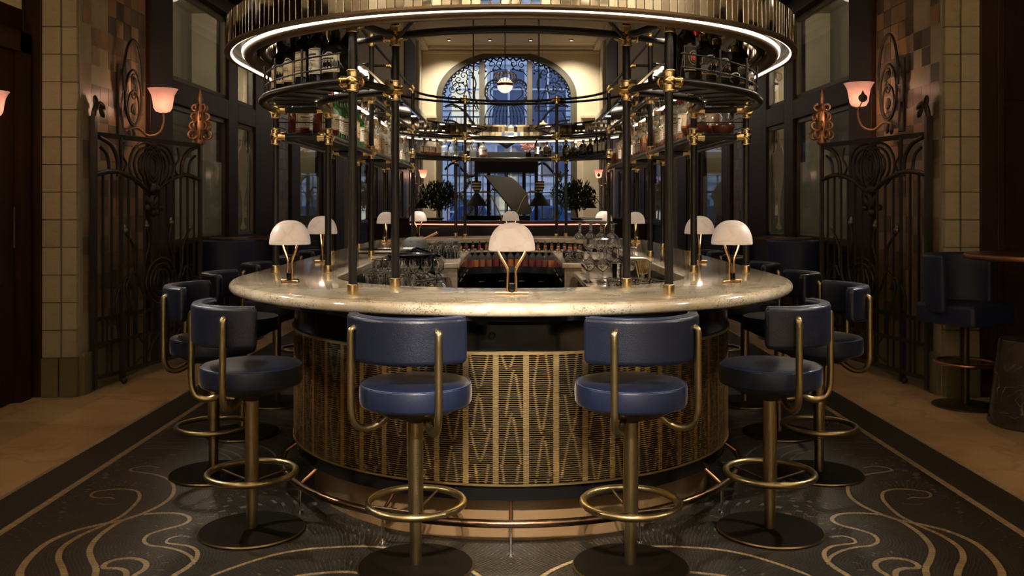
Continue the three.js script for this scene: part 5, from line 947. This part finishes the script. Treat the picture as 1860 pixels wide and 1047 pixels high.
// ---------------------------------------------------------------- wall sconces
function sconce(s, d, y, k, label, group, xw = HW) {
  const g = thing('wall_sconce', label, 'sconce', V(s * xw, y, d), group); g.scale.setScalar(k);
  const X = (a, b, c = 0) => new THREE.Vector3(-s * a, b, -c);
  mesh('back_plate', rbox(0.022, 0.62, 0.085, 0.006).translate(-s * 0.012, -0.08, 0.06), M.iron, g);
  const loop = (cy, ry, rz, a0, a1, r, cz = 0) => tube(Array.from({ length: 17 }, (_, i) => { const a = mix(a0, a1, i / 16); return X(0.06, cy + ry * Math.sin(a), cz + rz * Math.cos(a)); }), r, 40, 7);
  mesh('hoop', merge([loop(0.08, 0.38, 0.20, -0.2, Math.PI + 0.2, 0.012, 0.10), loop(-0.04, 0.24, 0.17, 0, Math.PI * 2, 0.011, 0.10), loop(-0.12, 0.14, 0.12, 0, Math.PI * 2, 0.009, 0.10)]), M.iron, g);
  mesh('scrolls', merge([[0.12, 0.05], [0.0, 0.06], [-0.14, 0.05]].map(([cy, r], i) => tube(Array.from({ length: 18 }, (_, q) => { const t = q / 17, a = (i % 2 ? -1 : 1) * t * 9 + 1.2, rad = mix(r, 0.012, t); return X(0.06, cy + rad * Math.sin(a), 0.10 + rad * Math.cos(a)); }), 0.007, 40, 6))), M.iron, g);
  for (const [y0, c] of [[0.10, 0.13], [-0.14, 0.10], [-0.36, 0.02], [-0.35, 0.10]]) { const q = new THREE.SphereGeometry(1, 12, 8); q.scale(0.012, 0.05, 0.038); q.rotateX(c * 7); const p = X(0.065, y0, c); q.translate(p.x, p.y, p.z); mesh('leaf', q, M.iron, g); }
  mesh('arm', tube([X(0.02, -0.33, 0.03), X(0.10, -0.30, 0.08), X(0.17, -0.36, 0.14), X(0.24, -0.33, 0.20), X(0.27, -0.22, 0.23), X(0.265, -0.15, 0.22)], 0.011, 40, 8), M.ironCopper, g);
  const sx = X(0.265, -0.15, 0.22);
  const shd = mesh('shade', lathe([[0.035, 0], [0.060, 0.008], [0.078, 0.040], [0.086, 0.095], [0.096, 0.150], [0.118, 0.195], [0.128, 0.205], [0.124, 0.206], [0.112, 0.196], [0.090, 0.150], [0.080, 0.095], [0.070, 0.042], [0.035, 0.010]], 32).translate(sx.x, sx.y, sx.z), M.shade, g);
  mesh('bulb', ball(0.026, sx.x, sx.y + 0.075, sx.z, 14), M.bulb, shd);
  if (s > 0) mesh('spade_leaf', merge([tube([X(0.27, -0.19, 0.20), X(0.285, -0.15, 0.14), X(0.27, -0.11, 0.12)], 0.005, 12, 6), new THREE.SphereGeometry(1, 14, 10).scale(0.040, 0.036, 0.008).translate(...X(0.27, -0.085, 0.118).toArray()), new THREE.ConeGeometry(0.028, 0.06, 12).scale(1, 1, 0.3).translate(...X(0.27, -0.045, 0.118).toArray())]), M.iron, g);
  const p = new THREE.PointLight(lin(1, 0.58, 0.36), L.sconce * k * k, 0, 2); p.position.set(sx.x, sx.y + 0.075, sx.z); p.castShadow = true; p.shadow.radius = 1.2; g.add(p);
  return g;
}
sconce(-1, 7.75, 2.42, 1, 'iron sconce with glowing pink glass bell above the gate by the timber door');
sconce(1, 7.75, 2.47, 1, 'iron sconce with glowing pink glass bell above the gate by the high navy chair');
sconce(-1, 5.85, 2.17, 0.8, 'iron sconce with glowing bell beside the dark timber door', undefined, 3.63);
for (const s of [-1, 1]) sconce(s, 30.5, 2.55, 1.3, `iron sconce by the arched end window ${s < 0 ? 'near the bright street window' : 'near the open piano lid hinge'}`);

// ---------------------------------------------------------------- high table and upholstered high chairs
{
  const g = thing('high_table', 'round wooden high table on a grey veined marble cone', 'table', V(3.47, 0, 6.08));
  mesh('cone_base', boxUV(lathe([[0, 0], [0.262, 0], [0.268, 0.006], [0.268, 0.02], [0.20, 0.56], [0.195, 0.57], [0, 0.57]], 48)), M.greyMarble, g);
  mesh('stem', cyl(0.022, 0.022, 0.56, 20).translate(0, 0.565, 0), M.copper, g);
  mesh('top', boxUV(lathe([[0, 1.10], [0.40, 1.10], [0.41, 1.106], [0.41, 1.134], [0.40, 1.14], [0, 1.14]], 56)), M.tableWood, g);
  mesh('edge_band', lathe([[0.41, 1.104], [0.414, 1.106], [0.414, 1.130], [0.41, 1.132]], 56), M.copper, g);
}
function highChair(label, pos, turn) {
  const g = thing('high_chair', label, 'chair', pos); g.rotation.y = turn;
  mesh('base', lathe([[0, 0], [0.22, 0], [0.225, 0.004], [0.222, 0.012], [0.03, 0.02], [0, 0.02]], 48), M.darkBronze, g);
  mesh('post', cyl(0.028, 0.028, 0.60, 20).translate(0, 0.015, 0), M.darkBronze, g);
  const fr = mesh('foot_ring', new THREE.TorusGeometry(0.20, 0.012, 10, 48).rotateX(Math.PI / 2).translate(0, 0.32, 0), M.copper, g);
  for (const a of [0, 2.1, 4.2]) mesh('spoke', bar(new THREE.Vector3(0.02 * Math.cos(a), 0.31, 0.02 * Math.sin(a)), new THREE.Vector3(0.2 * Math.cos(a), 0.32, 0.2 * Math.sin(a)), 0.006), M.darkBronze, fr);
  mesh('seat', boxUV(rbox(0.50, 0.15, 0.46, 0.03, 4, 2, 4).translate(0, 0.68, 0)), M.navy, g);
  const bk = rbox(0.86, 0.42, 0.06, 0.025, 30, 6, 1), p = bk.attributes.position; for (let i = 0; i < p.count; i++) { const a = p.getX(i) / 0.27, r = 0.27 + p.getZ(i), f = 1 + 0.10 * (p.getY(i) + 0.21); p.setXYZ(i, r * f * Math.sin(a), p.getY(i) + 0.90, r * f * Math.cos(a) - 0.03); } bk.computeVertexNormals();
  mesh('backrest', boxUV(bk), M.navy, g);
  return g;
}
highChair('navy tub-backed high chair on a round foot beside the marble cone table', V(3.30, 0, 6.64), -2.62);
for (const s of [-1, 1]) {
  const w = s < 0 ? 'along the shopfront by the timber door' : 'along the shopfront by the marble cone table';
  const g = thing('bistro_table', `high wooden table against the shopfront ${s < 0 ? 'by the timber door side' : 'by the marble table side'}`, 'table', V(s * 2.95, 0, 10.0));
  mesh('top', boxUV(lathe([[0, 1.07], [0.32, 1.07], [0.33, 1.075], [0.33, 1.10], [0.32, 1.105], [0, 1.105]], 48)), M.tableWood, g); mesh('stem', cyl(0.03, 0.03, 1.06, 16).translate(0, 0.01, 0), M.darkBronze, g); mesh('foot', lathe([[0, 0], [0.24, 0], [0.24, 0.012], [0.03, 0.03], [0, 0.03]], 36), M.darkBronze, g);
  highChair(`navy tub-backed high chair nearer the gate ${w}`, V(s * 2.93, 0, 9.35), 0); highChair(`navy tub-backed high chair beyond the small table ${w}`, V(s * 2.93, 0, 10.7), Math.PI);
}

// ---------------------------------------------------------------- far hall: banquette, lamps, piano, plants, vestibule, pendant
{
  const g = thing('curved_banquette', 'curved burgundy banquette back with a glowing line beyond the bar', 'banquette', V(0, 0, 13.2));
  const P = []; for (let i = 0; i <= 40; i++) { const a = (-26 + 52 * i / 40) * Math.PI / 180; P.push([0, 3.4, Math.sin(a), -Math.cos(a)]); }
  const bw = std({ color: lin(0.09, 0.022, 0.018), roughness: 0.35 });
  mesh('back', sweep(P, [[3.4, 0], [3.4, 1.19], [3.2, 1.19], [3.2, 0]], { caps: true }), M.matte, g);
  mesh('top_ledge', sweep(P, [[3.46, 1.19], [3.46, 1.225], [3.1, 1.225], [3.1, 1.19]], { caps: true }), bw, g);
  mesh('glow_line', sweep(P, [[3.412, 1.165], [3.412, 1.182], [3.402, 1.182], [3.402, 1.165]], { caps: true }), std({ color: lin(1, 0.6, 0.5), emissive: lin(1, 0.42, 0.30), emissiveIntensity: 1.4 }), g);
  for (let i = 0; i < 3; i++) { const l = new THREE.RectAreaLight(lin(1, 0.42, 0.3), 3, 0.8, 0.02); const a = (-18 + 18 * i) * Math.PI / 180; l.position.set(3.43 * Math.sin(a), 1.16, -(3.4 - 3.43 * Math.cos(a))); l.rotation.set(-Math.PI / 2, 0, a); g.add(l); }
  const capL = (x, d, k, sg, label, striped) => {
    const c = thing('cone_lamp', label, 'lamp', V(x, 1.225, d)); c.scale.setScalar(k);
    mesh('shade', lathe([[0.155, 0.215], [0.158, 0.225], [0.035, 0.40], [0.02, 0.41], [0, 0.41]], 30), M.matte, c);
    if (striped) for (let i = 0; i < 7; i++) mesh('stripe_band', cyl(0.068 + (i > 4 ? 0 : i < 2 ? -0.02 + i * 0.01 : 0), 0.068 + (i < 2 ? -0.02 + i * 0.01 : 0), 0.021, 24).translate(0, 0.43 + i * 0.0215, 0), i % 2 ? M.stripeCream : M.matte, c);
    mesh('arm', tube([new THREE.Vector3(0, 0.42, 0), new THREE.Vector3(sg * 0.14, 0.43, 0), new THREE.Vector3(sg * 0.19, 0.39, 0), new THREE.Vector3(sg * 0.38, 0.014, 0)], 0.010, 30, 8), M.lampBrass, c);
    mesh('foot', cyl(0.06, 0.05, 0.015, 20).translate(sg * 0.38, 0.0005, 0), M.lampBrass, c);
  };
  M.stripeCream = std({ color: lin(0.75, 0.66, 0.48), roughness: 0.5 });
  capL(-0.50, 13.35, 1, 1, 'black cone lamp with striped cap nearer the bright street window', true); capL(0.42, 13.35, 1, -1, 'black cone lamp with striped cap before the piano tail', true);
  capL(-1.62, 16.5, 0.8, -1, 'small plain black cone lamp on the console nearer the bright street window', false); capL(1.42, 16.5, 0.8, 1, 'small plain black cone lamp on the console on the piano tail side', false);
  const st = (x) => { const c = thing('lamp_console', `dark console that carries the small cone lamp ${x < 0 ? 'nearer the bright street window' : 'on the piano tail side'}`, 'console', V(x, 0, 16.5)); mesh('body', rbox(1.3, 1.2, 0.4, 0.01).translate(0, 0.6, 0), M.wood, c); mesh('top', rbox(1.36, 0.03, 0.44, 0.008).translate(0, 1.21, 0), M.black, c); }; st(-1.9); st(1.75);
}
{ // grand piano on a low stage
  const st = solo('stage', box(-1.15, 1.12, 0, 0.12, 25.2, 29.2, 0.02), M.wood, 'low dark timber stage under the grand piano', 'stage'); void st;
  const g = thing('grand_piano', 'black grand piano with its lid propped open before the arched window', 'piano', V(-0.28, 0.12, 27)); g.rotation.y = -0.42;
  const sh = new THREE.Shape(); sh.moveTo(-0.75, -0.75); sh.lineTo(0.75, -0.75); sh.lineTo(0.75, 0.25); sh.bezierCurveTo(0.75, 0.8, 0.35, 0.6, 0.15, 1.1); sh.bezierCurveTo(0, 1.45, -0.75, 1.45, -0.75, 0.9); sh.closePath();
  const body = new THREE.ExtrudeGeometry(sh, { depth: 0.32, bevelEnabled: true, bevelSize: 0.02, bevelThickness: 0.02, bevelSegments: 2 }); body.rotateX(-Math.PI / 2); body.translate(0, 0.68, 0);
  mesh('case', body, M.black, g);
  const lid = new THREE.ExtrudeGeometry(sh, { depth: 0.03, bevelEnabled: false }); lid.rotateX(-Math.PI / 2); lid.translate(-0.75, 0, 0); lid.rotateZ(-0.85); lid.translate(0.78, 1.04, 0);
  mesh('lid', lid, M.pianoLid = std({ color: lin(0.022, 0.020, 0.018), roughness: 0.4 }), g);
  mesh('lid_prop', bar(new THREE.Vector3(-0.6, 1.0, 0.3), new THREE.Vector3(-0.05, 2.0, 0.3), 0.012), M.lampBrass, g);
  mesh('keyboard', box(-0.65, 0.65, 0.70, 0.74, -1.0, -0.76), M.white, g); mesh('key_slip', box(-0.72, 0.72, 0.62, 0.70, -1.02, -0.74, 0.01), M.black, g);
  for (const [x, z] of [[-0.6, 0.6], [0.6, 0.6], [-0.3, -1.0]]) mesh('leg', lathe([[0.045, 0], [0.035, 0.06], [0.05, 0.35], [0.065, 0.68]], 14).translate(x, 0, z), M.black, g);
}
{ // black entrance vestibule
  const g = thing('entrance_vestibule', 'black glazed entrance vestibule before the arched window', 'vestibule', V(AX + 0.0, 0, 32));
  mesh('header', box(-1.12, 1.12, 2.58, 3.12, 0, 1.5, 0.02), M.matte, g);
  for (const x of [-1.05, -0.62, 0.62, 1.05]) mesh('post', box(x - 0.06, x + 0.06, 0, 2.58, 0, 0.12, 0.01), M.matte, g);
  for (const [a, b] of [[-0.56, -0.02], [0.02, 0.56]]) { mesh('door_glass', box(a, b, 0.05, 2.5, 0.05, 0.06), M.pane, g); mesh('door_stile', box(a < 0 ? b - 0.04 : a, a < 0 ? b : a + 0.04, 0, 2.58, 0.02, 0.09), M.matte, g); }
  mesh('wave_handle', tube([[-0.5, 2.0], [-0.2, 1.9], [0.1, 1.95], [0.4, 2.05], [0.5, 1.9], [0.46, 1.5]].map(([x, y]) => V(x, y, -0.05)), 0.03, 30, 8), M.darkBronze, g);
}
{ seed = 31; const g = thing('flower_arrangement', 'ball of pale pink dried flowers on top of the black vestibule', 'flowers', V(0.62, 3.12, 32.35)); mesh('vase', lathe([[0, 0], [0.09, 0], [0.12, 0.1], [0.07, 0.2], [0.08, 0.22]], 18), M.black, g); const l = []; for (let i = 0; i < 260; i++) { const v = new THREE.Vector3().setFromSphericalCoords(0.28 * Math.cbrt(rnd()), Math.acos(rr(-1, 1)), rr(0, 6.28)); l.push(new THREE.SphereGeometry(rr(0.018, 0.032), 6, 4).translate(v.x, 0.44 + v.y, v.z)); } const m = mesh('blossom', merge(l), std({ color: lin(0.80, 0.50, 0.42), roughness: 0.8 }), g); m.userData.kind = 'stuff'; }
const leafG = (() => { const s = new THREE.Shape(); s.moveTo(0, 0); s.quadraticCurveTo(0.5, 0.35, 0, 1); s.quadraticCurveTo(-0.5, 0.35, 0, 0); const q = new THREE.ShapeGeometry(s, 3); return q; })();
function plant(name, label, pos, kind, h) {
  const g = thing(name, label, 'plant', pos);
  mesh('pot', lathe([[0, 0], [0.16, 0], [0.20, 0.34], [0.21, 0.36], [0.18, 0.36], [0, 0.33]], 20), M.black, g);
  const tr = [], lv = [];
  const leafAt = (x, y, z, sz) => { const q = leafG.clone(); q.scale(sz * 0.55, sz, sz); q.rotateX(rr(-1.2, 1.2)); q.rotateY(rr(0, 6.28)); q.rotateZ(rr(-0.8, 0.8)); q.translate(x, y, z); lv.push(q); };
  if (kind === 'spiral') { tr.push(cyl(0.025, 0.015, h - 0.3, 8).translate(0, 0.3, 0)); for (let i = 0; i < 900; i++) { const t = rnd(), a = t * 15 + rr(-0.5, 0.5), R = mix(0.26, 0.06, t) * Math.sqrt(rnd()) * 1.0 + 0.03; leafAt(Math.cos(a) * (R + 0.07 * (1 - t)), 0.4 + t * (h - 0.4) + rr(-0.06, 0.06), Math.sin(a) * (R + 0.07 * (1 - t)), rr(0.06, 0.11)); } }
  else { tr.push(tube([new THREE.Vector3(0, 0.3, 0), new THREE.Vector3(0.03, h * 0.4, 0.02), new THREE.Vector3(-0.02, h * 0.7, 0)], 0.03, 12, 8)); for (let i = 0; i < 1000; i++) { const v = new THREE.Vector3().setFromSphericalCoords(0.62 * Math.cbrt(rnd()), Math.acos(rr(-1, 1)), rr(0, 6.28)); leafAt(v.x, h * 0.76 + v.y * 0.75, v.z, rr(0.12, 0.22)); } }
  mesh('trunk', merge(tr), M.wood, g); const f = mesh('foliage', merge(lv), kind === 'spiral' ? M.leafA : M.leafB, g); f.userData.kind = 'stuff';
}
M.leafA = phy({ color: lin(0.22, 0.32, 0.07), roughness: 0.6, transmission: 0.25, thickness: 0 }); M.leafB = phy({ color: lin(0.035, 0.06, 0.02), roughness: 0.5, transmission: 0.2, thickness: 0 });
seed = 77;
plant('spiral_topiary', 'slim spiral topiary in a pot nearer the bright street window', V(-1.38, 0, 28), 'spiral', 2.5); plant('spiral_topiary', 'slim spiral topiary in a pot on the piano tail side', V(1.42, 0, 28), 'spiral', 2.6);
plant('potted_tree', 'dark bushy potted tree nearer the bright street window', V(-2.25, 0, 28.5), 'bush', 2.2); plant('potted_tree', 'dark bushy potted tree on the piano tail side', V(2.05, 0, 28.5), 'bush', 2.2);
{
  const g = thing('globe_pendant', 'round banded glass pendant hanging before the arched window', 'pendant lamp', V(-0.155, 0, 24));
  const y = 1.47 + (371 - 155) * 24 / F;
  mesh('rod', bar(new THREE.Vector3(0, y + 0.3, 0), new THREE.Vector3(0, CEIL, 0), 0.014), M.darkBronze, g); mesh('canopy_rose', lathe([[0.0, 0], [0.05, 0.02], [0.10, 0.22], [0, 0.22]], 20).translate(0, CEIL - 0.4, 0), M.darkBronze, g);
  mesh('globe', new THREE.SphereGeometry(0.205, 28, 20).translate(0, y, 0), std({ color: lin(1, 0.9, 0.8), emissive: lin(1, 0.74, 0.52), emissiveIntensity: 1.6 }), g);
  mesh('band', lathe([[0.206, -0.05], [0.214, -0.045], [0.214, 0.02], [0.206, 0.025]], 32).translate(0, y + 0.03, 0), M.copper, g);
  mesh('crown', merge(Array.from({ length: 18 }, (_, i) => { const a = i * 0.349; return tube([new THREE.Vector3(0.18 * Math.cos(a), y + 0.08, 0.18 * Math.sin(a)), new THREE.Vector3(0.30 * Math.cos(a), y + 0.16, 0.30 * Math.sin(a)), new THREE.Vector3(0.26 * Math.cos(a), y + 0.30, 0.26 * Math.sin(a)), new THREE.Vector3(0.06 * Math.cos(a), y + 0.34, 0.06 * Math.sin(a))], 0.011, 14, 5); })), M.darkBronze, g);
  const p = new THREE.PointLight(lin(1, 0.74, 0.5), 6, 0, 2); p.position.set(0, y, 0); p.castShadow = true; p.shadow.radius = 8; g.add(p);
}
// accent spots over the front of the bar
M.track = M.matte;
for (const [x, y, d, tx, ty, td, pw, an, lb] of [[-3.4, 2.9, 5.2, -1.3, 0.85, 4.3, L.side / L.spot, 0.32, 'side spot grazing the stool backs on the timber door side'], [3.4, 2.9, 5.2, 1.3, 0.85, 4.3, L.side / L.spot, 0.32, 'side spot grazing the stool backs on the marble table side'], [-0.14, 2.75, 0.7, -0.13, 0.42, 3.88, 2.3, 0.20, 'track spot aimed at the fretwork on the timber door side'], [0.14, 2.75, 0.7, 0.13, 0.42, 3.88, 2.3, 0.20, 'track spot aimed at the fretwork on the marble table side'], [-3.4, 2.5, 2.9, -0.30, 0.75, 3.75, 0.5, 0.30, 'track spot aimed at the shoulder of the bar on the timber door side'], [3.4, 2.5, 2.9, 0.30, 0.75, 3.75, 0.5, 0.30, 'track spot aimed at the shoulder of the bar on the marble table side']]) downlight(x, y, d, tx, ty, td, L.spot * pw, an, lb);
for (const s of [-1, 1]) for (const [x, d, tx, td, nm] of [[0.74, 2.55, s > 0 ? 0.475 : 0.38, 3.68, 'first'], [1.9, 3.5, 1.175, 4.10, 'second'], [2.6, 4.75, 1.68, 4.98, 'third']]) downlight(s * x, 4.0, d, s * tx, 0.76, td, L.over, 0.17, `overhead spot on the ${nm} stool from the fretwork front, ${s < 0 ? 'timber door' : 'cone table'} side`, 'overhead spots on the stools', [1, 0.84, 0.66]);
{ const g = thing('lighting_track', 'black lighting track hung across the hall above the viewer', 'track', V(0, 0, 0)); for (const [x0, x1, d, y] of [[-3.6, 3.6, 0.7, 2.92], [-3.68, -3.1, 2.9, 2.67], [3.1, 4.3, 2.9, 2.67], [-3.70, -3.2, 5.2, 3.07], [3.2, 4.33, 5.2, 3.07]]) { mesh('rail', box(x0, x1, y, y + 0.04, d - 0.02, d + 0.02), M.matte, g); for (const x of [-2.8, 2.8]) if (x > x0 && x < x1) mesh('drop_rod', bar(V(x, y + 0.03, d), V(x, CEIL, d), 0.006), M.matte, g); } }

scene.traverse((o) => { if (o.isLight) o.castShadow = !o.isRectAreaLight; });
renderer.render(scene, camera);
